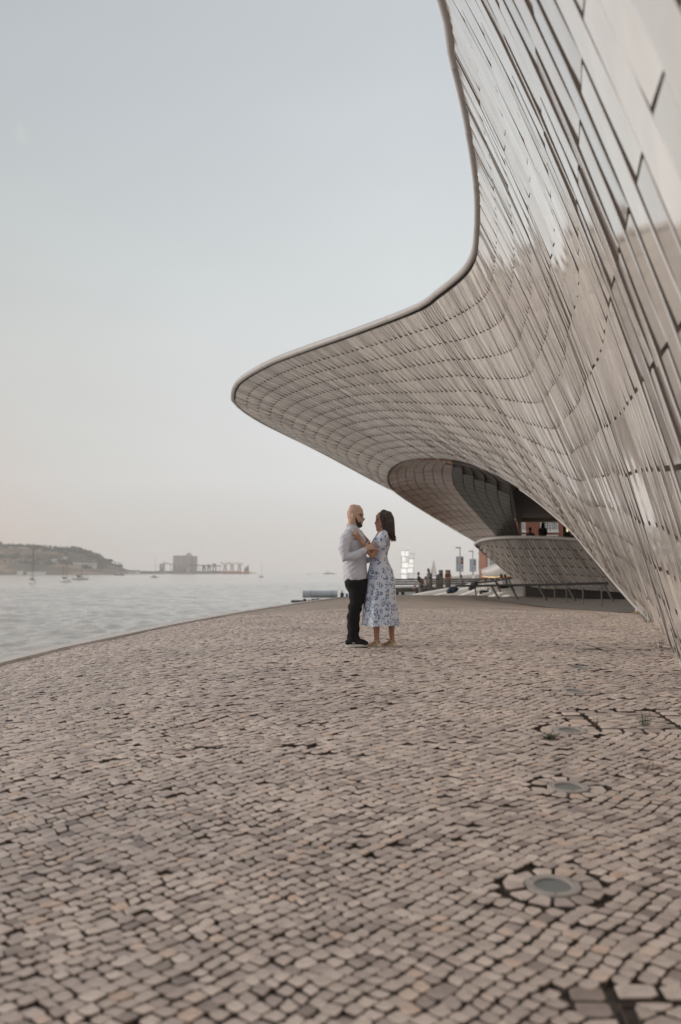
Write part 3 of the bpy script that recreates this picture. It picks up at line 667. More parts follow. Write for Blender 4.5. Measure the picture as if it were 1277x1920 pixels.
# ------------------------------------------------------------ people
def skin_mat(name, col): return mat(name, col, .5, .15, 60, .06, 12)
M_skin_m = skin_mat('light_tanned_skin', (.50,.325,.245)); M_skin_w = skin_mat('tanned_skin', (.40,.215,.14))
M_shirt = mat('grey_linen', (.56,.575,.64), .85, .5, 22, .06, 3)
M_jean = mat('black_denim', (.0075,.0075,.0085), .95, .5, 30, .3, 9)
M_hair = mat('brown_hair', (.030,.015,.011), .5, 1.0, 45, .4, 30)
M_beard = mat('black_beard', (.03,.022,.018), .8, .6, 120)
M_blk = mat('black_suede', (.010,.010,.011), .8); M_sole = mat('off_white_rubber', (.62,.60,.57), .6); M_tan = mat('cream_leather', (.66,.54,.40), .5)
def P2(px, py, y=0):
    """photo pixel in the plane of the couple -> metres from the man's heel point"""
    k = 12.4/F; return Vector(((px-665)*k, y, (1211-py)*k))
def px_sweep(bm, pts, ref=(0,1,0), seg=14):
    """pts: (px, py, y, half width across in px, half depth in m)"""
    k = 12.4/F
    sweep(bm, [P2(p[0], p[1], p[2]) for p in pts], [(p[4], p[3]*k) for p in pts], ref, seg)
def hand(bm, wrist, palm_dir, out, spread, r=.0085, ln=.075, curl=.0, thumb=1):
    """palm and five fingers; palm_dir along the fingers, out = palm normal"""
    wrist = Vector(wrist); d = Vector(palm_dir).normalized(); n = Vector(out).normalized(); s = d.cross(n).normalized()
    sweep(bm, [wrist-d*.02, wrist+d*.02, wrist+d*.06, wrist+d*.088], [(.017, .027), (.017, .034), (.016, .041), (.013, .040)], ref=n, seg=10)
    for k, (f, off) in enumerate(((.86, -.031), (1.0, -.0105), (1.05, .0105), (.95, .031))):
        b = wrist+d*.08+s*off; a = (d+s*(off*spread*18)).normalized(); L = ln*f
        p1 = b+a*L*.45-n*curl*.3*L; p2 = p1+(a-n*curl*.9).normalized()*L*.32; p3 = p2+(a-n*curl*1.5).normalized()*L*.25
        sweep(bm, [b-a*.02, b, p1, p2, p3], [r*1.1, r*1.1, r, r*.92, r*.8], ref=n, seg=8)
    b = wrist+d*.03+s*.036*thumb; a = (d*.75+s*.75*thumb).normalized()
    sweep(bm, [b-a*.02, b+a*.02, b+a*.045, b+(a+d*.5).normalized()*.072], [.0125, .0115, .0095, .008], ref=n, seg=8)
CX, CY = (665-638.5)/F*12.4, 12.4
CZ = float(zg(CX, CY))+.002
man = empty('person', (CX, CY, CZ), label='bald bearded man in grey shirt and black trousers facing the woman', cat='person')
k_ = 12.4/F
# -- man's body
bm = B()
px_sweep(bm, [(661,952,0,7,.045),(662,957,0,12,.068),(665,966,0,14.3,.078),(667,973,0,13.2,.076),(669,979,0,11.0,.064),(671.5,984,0,7.5,.048),(673,987,0,4,.03)], seg=20)   # skull to chin
px_sweep(bm, [(663,951,0,6,.05),(669,955,0,9.5,.06),(674,960,0,8,.055),(677.5,966,0,5,.045)], seg=14)     # brow
sweep(bm, [P2(676,968), P2(681.3,972.0), P2(683.2,973.6), P2(681,975.6), P2(677,976)], [.012,.013,.014,.013,.012], seg=8)  # nose
sweep(bm, [P2(677.5,978.6,-.014), P2(679.8,978.6,0), P2(677.5,978.6,.014)], [.010,.012,.010], ref=(1,0,0), seg=8)
sweep(bm, [P2(677.0,981.0,-.012), P2(679.1,981.2,0), P2(677.0,981.0,.012)], [.009,.011,.009], ref=(1,0,0), seg=8)
ball(bm, P2(675,984.5,0), (.028,.028,.022))
for sy in (-1, 1):
    ball(bm, P2(662.3,969.5,sy*.079), (.016,.010,.030), Matrix.Rotation(R(-14), 3, 'Y').to_euler())
px_sweep(bm, [(661,975,0,8.5,.058),(660.5,983,0,9,.058),(661,992,0,11,.07),(661,1000,0,14,.10)])    # neck
px_sweep(bm, [(661,995,0,11,.09),(661,1004,0,17,.15),(662,1016,0,20,.165),(664,1035,0,19,.145),(665,1055,0,17,.13),(666,1075,0,16,.14),(668,1088,0,14,.135)])
for sy, dx in ((-1, 0), (1, 3)):
    px_sweep(bm, [(667+dx,1086,sy*.075,13,.08),(669+dx,1108,sy*.085,11.5,.075),(665+dx,1140,sy*.085,7.5,.055),(661+dx,1165,sy*.08,7.5,.05),(661+dx,1195,sy*.08,6.5,.042),(662+dx,1203,sy*.08,6.5,.04)])
# near arm: shoulder, elbow, wrist on her upper arm
EL, WR = P2(648,1046,-.27), P2(684,1031,-.27)
sweep(bm, [P2(650,1008,-.17), P2(646,1025,-.225), EL, P2(664,1041,-.28), WR], [.062,.055,.045,.040,.028], seg=12)
hand(bm, WR+Vector((.005,0,.003)), (P2(707,1021)-P2(684,1031)).normalized()+Vector((0,.10,0)), (0,-1,.15), 1.0, r=.0092, ln=.078, curl=-.25, thumb=-1)
sweep(bm, [P2(668,1008,.17), P2(672,1028,.22), P2(678,1048,.23), P2(690,1050,.22), P2(704,1044,.20)], [.055,.05,.043,.036,.026], seg=12)
hand(bm, P2(705,1043,.20), (1,-.1,.3), (0,1,0), .8, r=.009, curl=0, thumb=1)
bd = obj('body', remesh(bm, .0052, 3), M_skin_m, man)
def child(name, bm_or_me, m, par=man, smooth=True, **k): return obj(name, bm_or_me, m, par, smooth=smooth, **k)
# beard and moustache, brows, eyes, lips
bm = B()
for sy in (-1, 1):
    sweep(bm, [P2(667,971.5,sy*.068), P2(668.3,977,sy*.062), P2(670.5,982.5,sy*.050), P2(674,986.3,sy*.024), P2(675.5,987.3,0)], [.011,.015,.019,.021,.021], seg=8)
    sweep(bm, [P2(675.8,976.7,sy*.026), P2(679.6,977.2,0)], [.008,.0075], seg=8)
    sweep(bm, [P2(674.0,979.5,sy*.036), P2(674.8,984,sy*.03)], [.016,.018], seg=8)
ball(bm, P2(676.6,985.4), (.024,.036,.020))
child('beard', remesh(bm, .0045, 2), M_beard)
for sy in (-1, 1):
    bm = B(); sweep(bm, [P2(673.2,965.4,sy*.066), P2(676.8,965.0,sy*.054), P2(679.6,966.0,sy*.034)], [.006,.0075,.006], seg=6); child('eyebrow', bm, M_beard)
    bm = B(); ball(bm, P2(676.4,968.8,sy*.052), (.014,.012,.008)); child('eye', bm, mat('eye_dark', (.06,.04,.035), .3))
# shirt
bm = B()
px_sweep(bm, [(661,988,0,10.5,.072),(661,994,0,14,.10),(661,1000,0,19.5,.16),(661,1008,0,24,.205),(662.5,1018,0,25.5,.215),(663.5,1032,0,24.5,.20),(664.5,1045,0,23,.185),(665.5,1058,0,22.3,.18),(666,1070,0,22.5,.188),(666,1080,0,22.8,.195),(667,1085,0,22,.192)], seg=22)
sweep(bm, [P2(654,1003,-.14), P2(648,1014,-.215), P2(645,1030,-.255), EL+Vector((-.004,0,-.002)), P2(662,1043.5,-.28), P2(675,1037.5,-.278)], [.072,.078,.072,.064,.056,.045], seg=14)
sweep(bm, [P2(668,1003,.14), P2(671,1012,.20), P2(674,1030,.235), P2(679,1048,.235), P2(690,1050,.20)], [.07,.072,.066,.058,.046], seg=14)
# tails of the shirt
px_sweep(bm, [(665,1078,0,22.6,.19),(665,1085,0,22.4,.19),(657,1089,0,12,.12)], seg=18); px_sweep(bm, [(668,1078,0,20,.19),(676,1089,0,12,.15)], seg=16)
me = remesh(bm, .009, 4)
co = np.empty(len(me.vertices)*3); me.vertices.foreach_get('co', co); co = co.reshape(-1, 3)
no = np.empty(len(me.vertices)*3); me.vertex_normals.foreach_get('vector', no); no = no.reshape(-1, 3)
wr = .0035*np.sin(co[:, 2]*42+co[:, 0]*28+3*np.sin(co[:, 1]*9+co[:, 2]*5))*np.sin(co[:, 0]*17-co[:, 2]*9+1)+.0018*np.sin(co[:, 2]*95-co[:, 0]*60+co[:, 1]*20)
co += no*wr[:, None]; me.vertices.foreach_set('co', co.ravel()); me.update()
sh = child('shirt', me, M_shirt)
bm = B(); sweep(bm, [P2(653.5,986,-.055), P2(651.5,984.5,0), P2(653.5,986,.055), P2(664,991,.075), P2(672,996,.03), P2(672.3,996,-.03), P2(664,991,-.075), P2(653.5,986,-.055)], [(.006,.016)]*8, ref=(0,0,1), seg=8, cap=False); child('collar', bm, M_shirt)
bm = B(); sweep(bm, [P2(674,1037.8,-.278), P2(681.5,1033,-.275)], [(.046,.046),(.041,.041)], seg=16); child('cuff', bm, M_shirt)
# trousers
bm = B()
px_sweep(bm, [(666,1074,0,20.5,.172),(666,1086,0,21.8,.18),(667.5,1098,0,20,.178)], seg=20)
for sy, dx in ((-1, 0), (1, 3)):
    px_sweep(bm, [(666+dx*.3,1090,sy*.088,20.5,.102),(669+dx,1108,sy*.088,16.5,.095),(668+dx,1124,sy*.088,13.2,.085),(664+dx,1140,sy*.086,11.2,.075),(661+dx,1158,sy*.083,10.8,.071),(661+dx,1175,sy*.08,10.3,.066),(661.2+dx,1192,sy*.08,10.0,.063),(661.5+dx,1200,sy*.08,10.3,.062)], seg=18)
me = remesh(bm, .009, 4)
co = np.empty(len(me.vertices)*3); me.vertices.foreach_get('co', co); co = co.reshape(-1, 3); no = np.empty(len(me.vertices)*3); me.vertex_normals.foreach_get('vector', no); no = no.reshape(-1, 3)
wr = .006*np.sin(co[:, 2]*50+co[:, 0]*30+2*np.sin(co[:, 1]*14))*(.5+np.exp(-((co[:, 2]-.5)/.12)**2)+np.exp(-((co[:, 2]-.12)/.08)**2)); co += no*wr[:, None]; me.vertices.foreach_set('co', co.ravel()); me.update()
child('trousers', me, M_jean)
def shoe(x0, y, z=0, toe=38):
    bm = B(); k = k_
    bx0 = (x0-665)*k; L = toe*k
    sweep(bm, [(bx0+.01,y,.055+z), (bx0+.05,y,.06+z), (bx0+.13,y,.055+z), (bx0+.20,y,.045+z), (bx0+L-.02,y,.035+z)], [(.036,.040),(.042,.05),(.046,.042),(.048,.032),(.040,.022)], ref=(0,1,0), seg=14)
    sweep(bm, [(bx0+.045,y,.09+z), (bx0+.055,y,.12+z)], [(.040,.045),(.038,.048)], ref=(0,1,0), seg=12)
    s = child('shoe', remesh(bm, .006, 2), M_blk)
    bm = B(); vs_ = []
    for zz_, g in ((0,1),(.028,1.0)):
        vs_.append([bm.verts.new((bx0+L*.5-.005+(L*.5+.008)*math.cos(t), y+.047*math.sin(t)*(1-.25*max(0, -math.cos(t))), zz_+z+.004*math.cos(t)*(1 if zz_ == 0 else 0)+.004)) for t in [2*math.pi*i/20 for i in range(20)]])
    for i in range(20): bm.faces.new((vs_[0][i], vs_[0][(i+1) % 20], vs_[1][(i+1) % 20], vs_[1][i]))
    bm.faces.new(vs_[0][::-1]); bm.faces.new(vs_[1]); obj('sole', bm, M_sole, s)
    bm = B()
    for i in range(4): bar(bm, (bx0+.10+i*.022, y-.022, .112+z-.012*i), (bx0+.115+i*.022, y+.022, .110+z-.012*i), .004)
    obj('laces', bm, mat('dark_laces', (.05,.04,.04), .8), s)
    return s
s1 = shoe(650, -.08); shoe(653, .085)
box_l = B(); box(box_l, ((663-665)*k_, -.133, .052), (.035,.004,.012)); obj('shoe_tag', box_l, M_sole, s1)

# -- woman
WY = .0
woman = empty('person', (CX, CY, CZ), label='woman with dark shoulder-length hair in a white dress with blue flowers', cat='person')
def wchild(name, b, m, smooth=True, **k): return obj(name, b, m, woman, smooth=smooth, **k)
bm = B()
px_sweep(bm, [(722,964,0,8,.045),(720,968,0,11,.062),(718,976,0,12.5,.070),(715.5,983,0,10.8,.066),(712.5,989,0,8.2,.052),(709.5,993.2,0,4.6,.034)], seg=20)
px_sweep(bm, [(714,964,0,5,.04),(709.5,969,0,5,.048),(708.5,976,0,4,.046),(709,984,0,5,.042)], seg=12)
sweep(bm, [P2(706.5,975), P2(704.2,979.4), P2(703.2,981.3), P2(705,983), P2(707.5,983)], [.008,.009,.0105,.009,.008], seg=8)
sweep(bm, [P2(706.6,985.6,-.014), P2(704.9,985.6,0), P2(706.6,985.6,.014)], [.008,.009,.008], ref=(1,0,0), seg=8)
sweep(bm, [P2(706.8,988.2,-.012), P2(705.3,988.2,0), P2(706.8,988.2,.012)], [.008,.009,.008], ref=(1,0,0), seg=8)
ball(bm, P2(707.5,992), (.018,.02,.014))
px_sweep(bm, [(717,984,0,7.5,.046),(718,992,0,7.2,.046),(719,1000,0,9,.06)])
px_sweep(bm, [(720,998,0,11,.10),(718,1008,0,14.5,.15),(715,1020,0,17,.14),(712,1036,0,15,.115),(711,1046,0,11,.10),(713,1064,0,13,.12),(714,1085,0,14,.12)])
for cxp, sy in ((705,-.07), (734,.06)):
    px_sweep(bm, [(714+(cxp-719)*.5,1084,sy,9,.07),(cxp+1,1140,sy,8.5,.055),(cxp,1160,sy,7.6,.05),(cxp+.3,1180,sy,5.6,.038),(cxp+.5,1195,sy,4.8,.030),(cxp+1.5,1202,sy,5.5,.030)])
    sweep(bm, [P2(cxp+3.5,1202.5,sy), P2(cxp-2,1203,sy), P2(cxp-9,1206.5,sy), P2(cxp-17,1208.4,sy)], [(.028,.026),(.030,.028),(.034,.02),(.030,.012)], ref=(0,1,0), seg=12)
    for q in range(5): sweep(bm, [P2(cxp-16,1208.2,sy-.026+q*.012), P2(cxp-19.5+abs(q-1)*.5,1209,sy-.026+q*.012)], [.008,.0065], seg=6)
# near arm: elbow low, forearm up to his chest
E1, W1 = P2(695,1044.5,-.20), P2(675,1013,-.235)
sweep(bm, [P2(716,1004,-.15), P2(711,1020,-.19), E1, P2(688,1034,-.215), P2(680,1021,-.235), W1], [.052,.044,.038,.035,.029,.023], seg=12)
hand(bm, W1, (P2(663,997.5)-P2(673.5,1010)), (-.5,-.86,.0), .8, r=.0075, ln=.068, thumb=-1, curl=0)
sweep(bm, [P2(716,1004,.15), P2(706,1022,.17), P2(699,1036,.16), P2(693,1024,.06), P2(688,1012,.0)], [.05,.043,.036,.03,.022], seg=12)
hand(bm, P2(688,1012.5,.0), (P2(676.5,998)-P2(687.5,1012)), (-.8,-.2,-.5), .9, r=.0075, ln=.066, thumb=-1, curl=0)
wb = obj('body', remesh(bm, .0052, 3), M_skin_w, woman)
bm = B(); sweep(bm, [P2(709.5,975.2,-.056), P2(707,974.6,-.046), P2(705.6,975.4,-.032)], [.005,.006,.004], seg=6); wchild('eyebrow', bm, M_hair)
bm = B(); ball(bm, P2(707.6,978.8,-.047), (.012,.010,.006)); wchild('eye', bm, M_hair)
bm = B(); ball(bm, P2(705.3,986.9,-.004), (.007,.017,.006)); wchild('lips', bm, mat('rose_lips', (.42,.14,.12), .5))
# hair: a cap and many locks
bm = B()
px_sweep(bm, [(719.5,961.5,0,7,.05),(723,966,0,12.4,.082),(727,974,0,12.6,.090),(728,984,0,12.5,.092),(730.5,995,0,10.5,.09),(733,1004,0,8.5,.08)], seg=18)
g = np.random.default_rng(3)
for i in range(80):
    a = g.uniform(-1, 1); xx = g.uniform(-1, 1); r0 = P2(722.5+xx*7.5, 963+abs(xx)*3, a*.06)
    mid = P2(728.5+xx*9.5, 983+g.normal(0, 1), a*.098); low = P2(731+xx*8.0, 1000+g.normal(0, 2), a*.095+g.normal(0, .008)); end = P2(735.0+xx*8.5+g.normal(0, 2.4), 1010+xx*2+g.normal(0, 3.4), a*.088+g.normal(0, .016))
    sweep(bm, [r0, mid, low, end], [.010,.013,.011,.0035], seg=6)
for i in range(12):     # strands framing the face
    a = -.062-g.uniform(0, .02); sweep(bm, [P2(714+g.normal(0,.8),962.5,-.045), P2(712.2+g.uniform(0,6),972,a), P2(716.3+g.uniform(0,5),984,a-.006), P2(717.5+g.uniform(0,6),998+g.normal(0,3),a)], [.008,.010,.009,.003], seg=6)
wchild('hair', remesh(bm, .0055, 1), M_hair)
# dress
M_dress = bpy.data.materials.new('white_cotton_with_blue_flowers'); M_dress.use_nodes = True; nt = M_dress.node_tree; b = nt.nodes['Principled BSDF']; b.inputs['Roughness'].default_value = .8
tc = N(nt, 'ShaderNodeTexCoord')
# sprigs: big Voronoi cells give each sprig its place, small cells inside give petals and leaves
vb_ = N(nt, 'ShaderNodeTexVoronoi', i_Scale=16.0); vb_.inputs['Randomness'].default_value = .75; nt.links.new(tc.outputs['Object'], vb_.inputs[0])
vsn = N(nt, 'ShaderNodeTexVoronoi', i_Scale=60.0); nt.links.new(tc.outputs['Object'], vsn.inputs[0])
r1 = N(nt, 'ShaderNodeValToRGB'); ramp(r1, [(.50, (1,1,1)), (.60, (0,0,0))]); nt.links.new(vb_.outputs['Distance'], r1.inputs[0])
r2 = N(nt, 'ShaderNodeValToRGB'); ramp(r2, [(.46, (1,1,1)), (.55, (0,0,0))]); nt.links.new(vsn.outputs['Distance'], r2.inputs[0])
mm = N(nt, 'ShaderNodeMath', operation='MULTIPLY'); nt.links.new(r1.outputs[0], mm.inputs[0]); nt.links.new(r2.outputs[0], mm.inputs[1])
cv = N(nt, 'ShaderNodeValToRGB'); ramp(cv, [(0, (.03,.075,.17)), (.6, (.08,.16,.31)), (1, (.20,.28,.40))]); sp_ = N(nt, 'ShaderNodeSeparateColor'); nt.links.new(vsn.outputs['Color'], sp_.inputs[0]); nt.links.new(sp_.outputs[0], cv.inputs[0])
mxd = N(nt, 'ShaderNodeMix', data_type='RGBA'); mxd.inputs[6].default_value = (.62,.66,.76,1); nt.links.new(mm.outputs[0], mxd.inputs[0]); nt.links.new(cv.outputs[0], mxd.inputs[7]); nt.links.new(mxd.outputs[2], b.inputs['Base Color'])
def loft(rings):
    """rings: list of (cx_px, py, half_px, cy, half_depth, ripple, n)"""
    bm = B(); prev = None; S_ = 96
    for (cx, py, hw, cy, hd, rp_, nf) in rings:
        c = []
        for i in range(S_):
            t = 2*math.pi*i/S_; rr_ = 1+rp_*(math.sin(nf*t+.6*math.sin(2*t))+.35*math.sin(2.3*nf*t+1)); p = P2(cx+hw*rr_*math.cos(t), py+(rp_*16)*math.cos(nf*t*.5), cy+hd*rr_*math.sin(t)); c.append(bm.verts.new(p))
        if prev:
            for i in range(S_): bm.faces.new((prev[i], prev[(i+1) % S_], c[(i+1) % S_], c[i]))
        prev = c
    return bm
bm = loft([(717.5,1002.5,10.5,0,.115,0,9),(716.5,1006,14,0,.15,0,9),(715,1014,16.8,0,.155,0,9),(713.5,1024,17.3,0,.145,0,9),(711.5,1036,15.8,0,.125,.006,9),(711,1045,15.2,0,.12,.01,9),(711.5,1054,17.3,0,.14,.014,9),(713.5,1070,23,0,.17,.018,9),
 (713.8,1085,25.5,0,.19,.024,9),(713.5,1105,27.5,0,.21,.034,9),(713,1125,29.5,0,.23,.044,9),(713.5,1145,31.5,0,.25,.052,9),(713.8,1162,33,0,.265,.056,9),(714,1171.5,34.2,0,.28,.058,9)])
wchild('dress', bm, M_dress)
for sy in (-1, 1):   # puff sleeves
    bm = B(); sweep(bm, [P2(720,1001.5,sy*.125), P2(718,1006,sy*.165), P2(714,1015,sy*.19), P2(710,1024,sy*.195), P2(707.5,1029,sy*.192)], [.045,.068,.077,.070,.049], seg=18)
    me = remesh(bm, .008, 2); wchild('sleeve', me, M_dress)
# sandals
for cxp, sy in ((705,-.07), (734,.06)):
    bm = B()
    sweep(bm, [P2(cxp+7,1203.5,sy), P2(cxp,1205.5,sy), P2(cxp-9,1209.4,sy), P2(cxp-21,1210.3,sy)], [(.032,.005),(.032,.005),(.036,.005),(.032,.005)], ref=(0,1,0), seg=8)
    s = wchild('sandal', bm, M_tan)
    bm = B(); a = P2(cxp+4.5,1207.3,sy); sweep(bm, [P2(cxp+4.6,1204,sy), P2(cxp+4.2,1210.3,sy)], [(.030,.034),(.033,.038)], ref=(0,1,0), seg=10, cap=False); obj('heel', bm, M_tan, s)
    bm = B()
    for s2 in (-1, 1):
        sweep(bm, [P2(cxp-5.5,1198.0,sy+s2*.006), P2(cxp-1,1200.8,sy+s2*.034), P2(cxp+1.5,1204.5,sy+s2*.033)], [.0045]*3, seg=6)
        sweep(bm, [P2(cxp+6.6,1197,sy+s2*.006), P2(cxp+3,1198.5,sy+s2*.032), P2(cxp-.5,1203.8,sy+s2*.035)], [.0045]*3, seg=6)
    sweep(bm, [P2(cxp-16,1209,sy-.036), P2(cxp-15,1206.3,sy), P2(cxp-16,1209,sy+.036)], [.006]*3, ref=(1,0,0), seg=6)
    obj('strap', bm, M_tan, s)
# ------------------------------------------------------------ lights set in the paving, cover frames
M_ringst = mat('light_stone_ring', (.36,.33,.31), .6, .2, 40, .1, 8); M_lens = mat('frosted_lens', (.13,.14,.135), .32, spec=.7); M_iron = mat('rusty_iron', (.10,.075,.06), .7, .4, 60, .4, 20)
LL = ['first in-ground lamp, the big round one nearest the camera', 'second in-ground lamp from the front, round and grey, in the bare stones', 'third in-ground lamp, next to the green tuft and the sunken cover', 'fourth in-ground lamp from the front, a flat grey oval', 'faint farthest in-ground lamp of the row beside the wall']
for n_, ((lx, ly), lb) in enumerate(zip(LAMPS, LL)):
    z = float(zg(lx, ly)); e = empty('ground_lamp', (lx, ly, z), label=lb, cat='ground lamp', group='round lamps set in the paving')
    nrm = Vector((-(float(zg(lx+.05, ly))-z)/.05, -(float(zg(lx, ly+.05))-z)/.05, 1)).normalized(); e.rotation_euler = nrm.to_track_quat('Z', 'Y').to_euler()
    bm = B(); s_ = 40; pr = [(.108,-.012),(.080,-.012),(.080,.003),(.084,.006),(.118,.006),(.121,.001),(.121,-.04)]; rg = []
    for r_, z_ in pr: rg.append([bm.verts.new((r_*math.cos(2*math.pi*i/s_), r_*math.sin(2*math.pi*i/s_), z_)) for i in range(s_)])
    for a, c in zip(rg[1:-1], rg[2:]):
        for i in range(s_): bm.faces.new((a[i], a[(i+1) % s_], c[(i+1) % s_], c[i]))
    for f in rg[0]: bm.verts.remove(f)
    obj('ring', bm, M_ringst, e, smooth=False)
    bm = B(); bmesh.ops.create_cone(bm, cap_ends=True, segments=36, radius1=.0795, radius2=.0795, depth=.02, matrix=Matrix.Translation((0,0,-.012))); obj('lens', bm, M_lens, e)
    for k in range(3):
        bm = B(); a = 2*math.pi*k/3+.4; bmesh.ops.create_cone(bm, cap_ends=True, segments=8, radius1=.005, radius2=.004, depth=.004, matrix=Matrix.Translation((.101*math.cos(a), .101*math.sin(a), .0075))); obj('screw', bm, M_steel, e)
CL = ['square paved inspection cover with an open dark joint, nearest the camera', 'paved inspection cover with a rusty front edge beside the green tuft', 'far paved inspection cover outlined by dark joints near the wall']
for (cx, cy, a, b_, r), lb in zip(COVERS, CL):
    z = float(zg(cx+a/2, cy+b_/2)); e = empty('inspection_cover', (cx, cy, z), r, lb, 'manhole cover', 'paved covers sunk in the paving')
    def zz(ex, ey): return float(zg(cx+ex*math.cos(r)-ey*math.sin(r), cy+ex*math.sin(r)+ey*math.cos(r)))-z
    for (p0, p1) in (((0,0),(a,0)), ((0,b_),(a,b_)), ((0,.006),(0,b_-.006)), ((a,.006),(a,b_-.006))):
        bm = B(); q0 = Vector((*p0, zz(*p0)-.012)); q1 = Vector((*p1, zz(*p1)-.012)); d_ = (q1-q0); side = Vector((-d_.y, d_.x, 0)).normalized()*.003
        vs_ = [bm.verts.new(q+o) for q in (q0, q1) for o in (side, -side, -side-Vector((0,0,.05)), side-Vector((0,0,.05)))]
        for f in ((0,1,5,4), (1,2,6,5), (2,3,7,6), (3,0,4,7), (0,3,2,1), (4,5,6,7)): bm.faces.new([vs_[i] for i in f])
        bmesh.ops.recalc_face_normals(bm, faces=bm.faces); obj('frame', bm, M_iron, e)
# weeds
M_leaf = mat('weed_green', (.055,.085,.035), .7, var=.3, vscale=30); M_dry = mat('dry_weed', (.17,.12,.075), .8, var=.3, vscale=30)
def weed(x, y, h, w_, n, m, label, seed=0, lean=.3):
    g = np.random.default_rng(seed); e = empty('weed', (x, y, float(zg(x, y))-.01), label=label, cat='weed', group='weeds growing in the joints')
    bm = B(); bl = B()
    for i in range(n):
        a = g.uniform(0, 2*math.pi); r_ = w_*math.sqrt(g.random())*.5; L = h*g.uniform(.45, 1); tx, ty = math.cos(a)*(r_+L*lean*g.random()), math.sin(a)*(r_+L*lean*g.random())
        p0 = Vector((math.cos(a)*r_*.4, math.sin(a)*r_*.4, 0)); p1 = Vector((tx*.7, ty*.7, L*.6)); p2 = Vector((tx, ty, L)); sw = Vector((-math.sin(a), math.cos(a), 0))*.0012
        for q0, q1 in ((p0, p1), (p1, p2)):
            bl.faces.new([bl.verts.new(v) for v in (q0-sw, q0+sw, q1+sw, q1-sw)])
        for k in range(9):
            f = g.uniform(.15, 1); q = p0.lerp(p1, f/.6) if f < .6 else p1.lerp(p2, (f-.6)/.4); dr = Vector(g.normal(0, 1, 3)); dr.z = abs(dr.z)*.5; dr.normalize(); s2 = dr.cross(Vector((0,0,1))).normalized(); l_ = g.uniform(.010, .022)
            bm.faces.new([bm.verts.new(v) for v in (q, q+dr*l_*.5+s2*l_*.22, q+dr*l_, q+dr*l_*.5-s2*l_*.22)])
    obj('leaves', bm, m, e, kind='stuff'); obj('stem', bl, m, e)
def gnd(px, py):
    lo, hi = 1.0, 45.0
    for _ in range(50):
        d = (lo+hi)/2; p = W(px, py, d)
        if p.z > float(zg(p.x, p.y)): lo = d
        else: hi = d
    return W(px, py, lo)
for (px, py, h, w_, n, m, lb, ln) in ((1209,1362,.13,.13,26,M_leaf,'upright feathery green weed at the corner of the cover',.5), (1031,1385,.05,.12,34,M_leaf,'low dark green cushion of weed in front of the third lamp',.5), (1118,1363,.09,.04,9,M_dry,'single brown dried weed at the left end of the cover edge',.2),
    (1224,1444,.07,.2,16,M_dry,'sparse dry weed near the right edge below the covers',.6), (1215,1168,.26,.45,46,M_leaf,'bushy green weed under the foot of the tiled wall',.5), (1236,1215,.12,.22,20,M_dry,'dry weed low against the foot of the tiled wall',.5), (1134,1158,.10,.45,22,M_dry,'thin dry weed patch by the front end of the steel rail',.5), (983,1312,.03,.08,12,M_leaf,'tiny dark weed between the stones left of the fourth lamp',.5)):
    p = gnd(px, py); weed(p.x, p.y, h, w_, n, m, lb, seed=int(px), lean=ln)
p = gnd(661, 1217); bm = B(); f = [bm.verts.new(v) for v in ((-.02,-.012,0),(.018,-.015,.004),(.024,.012,.012),(-.014,.016,.003))]; bm.faces.new(f); r = bmesh.ops.extrude_face_region(bm, geom=bm.faces[:]); bmesh.ops.translate(bm, vec=(0,0,.0015), verts=[v for v in r['geom'] if isinstance(v, bmesh.types.BMVert)])
o = obj('paper_scrap', bm, M_white, label="small white scrap of paper on the stones by the man's shoe", cat='litter'); o.location = (p.x, p.y, float(zg(p.x, p.y))+.004)
# smooth grey footpath beyond the cobbles
bm = B(); edgeL = [(885,1120),(940,1128),(1035,1140),(1120,1145),(1205,1151)]; A = [gnd(*q) for q in edgeL]; g_ = []
for i, a in enumerate(A):
    far = Vector((8.5+i*5.5, 53.2, 0)); g_.append([a.lerp(Vector((far.x, far.y, 0)), f) for f in np.linspace(0, 1, 16)])
g_.append([Vector((g_[-1][0].x+8, g_[-1][0].y-6, 0)).lerp(Vector((36, 50, 0)), f) for f in np.linspace(0, 1, 16)])
vv = [[bm.verts.new((q.x, q.y, float(zg(min(q.x, 26), q.y))+.018)) for q in r_] for r_ in g_]
for r0, r1 in zip(vv[:-1], vv[1:]):
    for i in range(15): bm.faces.new((r0[i], r1[i], r1[i+1], r0[i+1]))
bmesh.ops.recalc_face_normals(bm, faces=bm.faces); obj('footpath', bm, mat('smooth_concrete', (.30,.265,.24), .8, .2, 5, .12, .8), kind='structure', smooth=True)
# concrete stub and wooden wedge at the foot of the wall
p = gnd(1198, 1149); z = float(zg(p.x, p.y)); M_conc = mat('pale_concrete', (.52,.48,.43), .85, .3, 20, .1, 4)
bm = B(); box(bm, (0,0,.11), (.16,.16,.24)); box(bm, (0,0,-.02), (.2,.2,.05)); o = obj('concrete_post', bm, M_conc, label='short pale concrete stub under the foot of the tiled wall', cat='post'); o.location = (p.x, p.y, z)
p2 = gnd(1189, 1152); bm = B(); v_ = [bm.verts.new(q) for q in ((-.14,-.04,0),(.14,-.04,0),(.14,.04,0),(-.14,.04,0),(.14,-.04,.05),(.14,.04,.05))]
for f in ((0,3,2,1),(0,1,4),(3,5,2),(1,2,5,4),(0,4,5,3)): bm.faces.new([v_[i] for i in f])
o = obj('wooden_wedge', bm, mat('yellow_wood', (.55,.36,.14), .7, var=.2, vscale=9), label='small yellow wooden wedge lying beside the concrete stub', cat='wedge'); o.location = (p2.x, p2.y, float(zg(p2.x, p2.y))+.02)
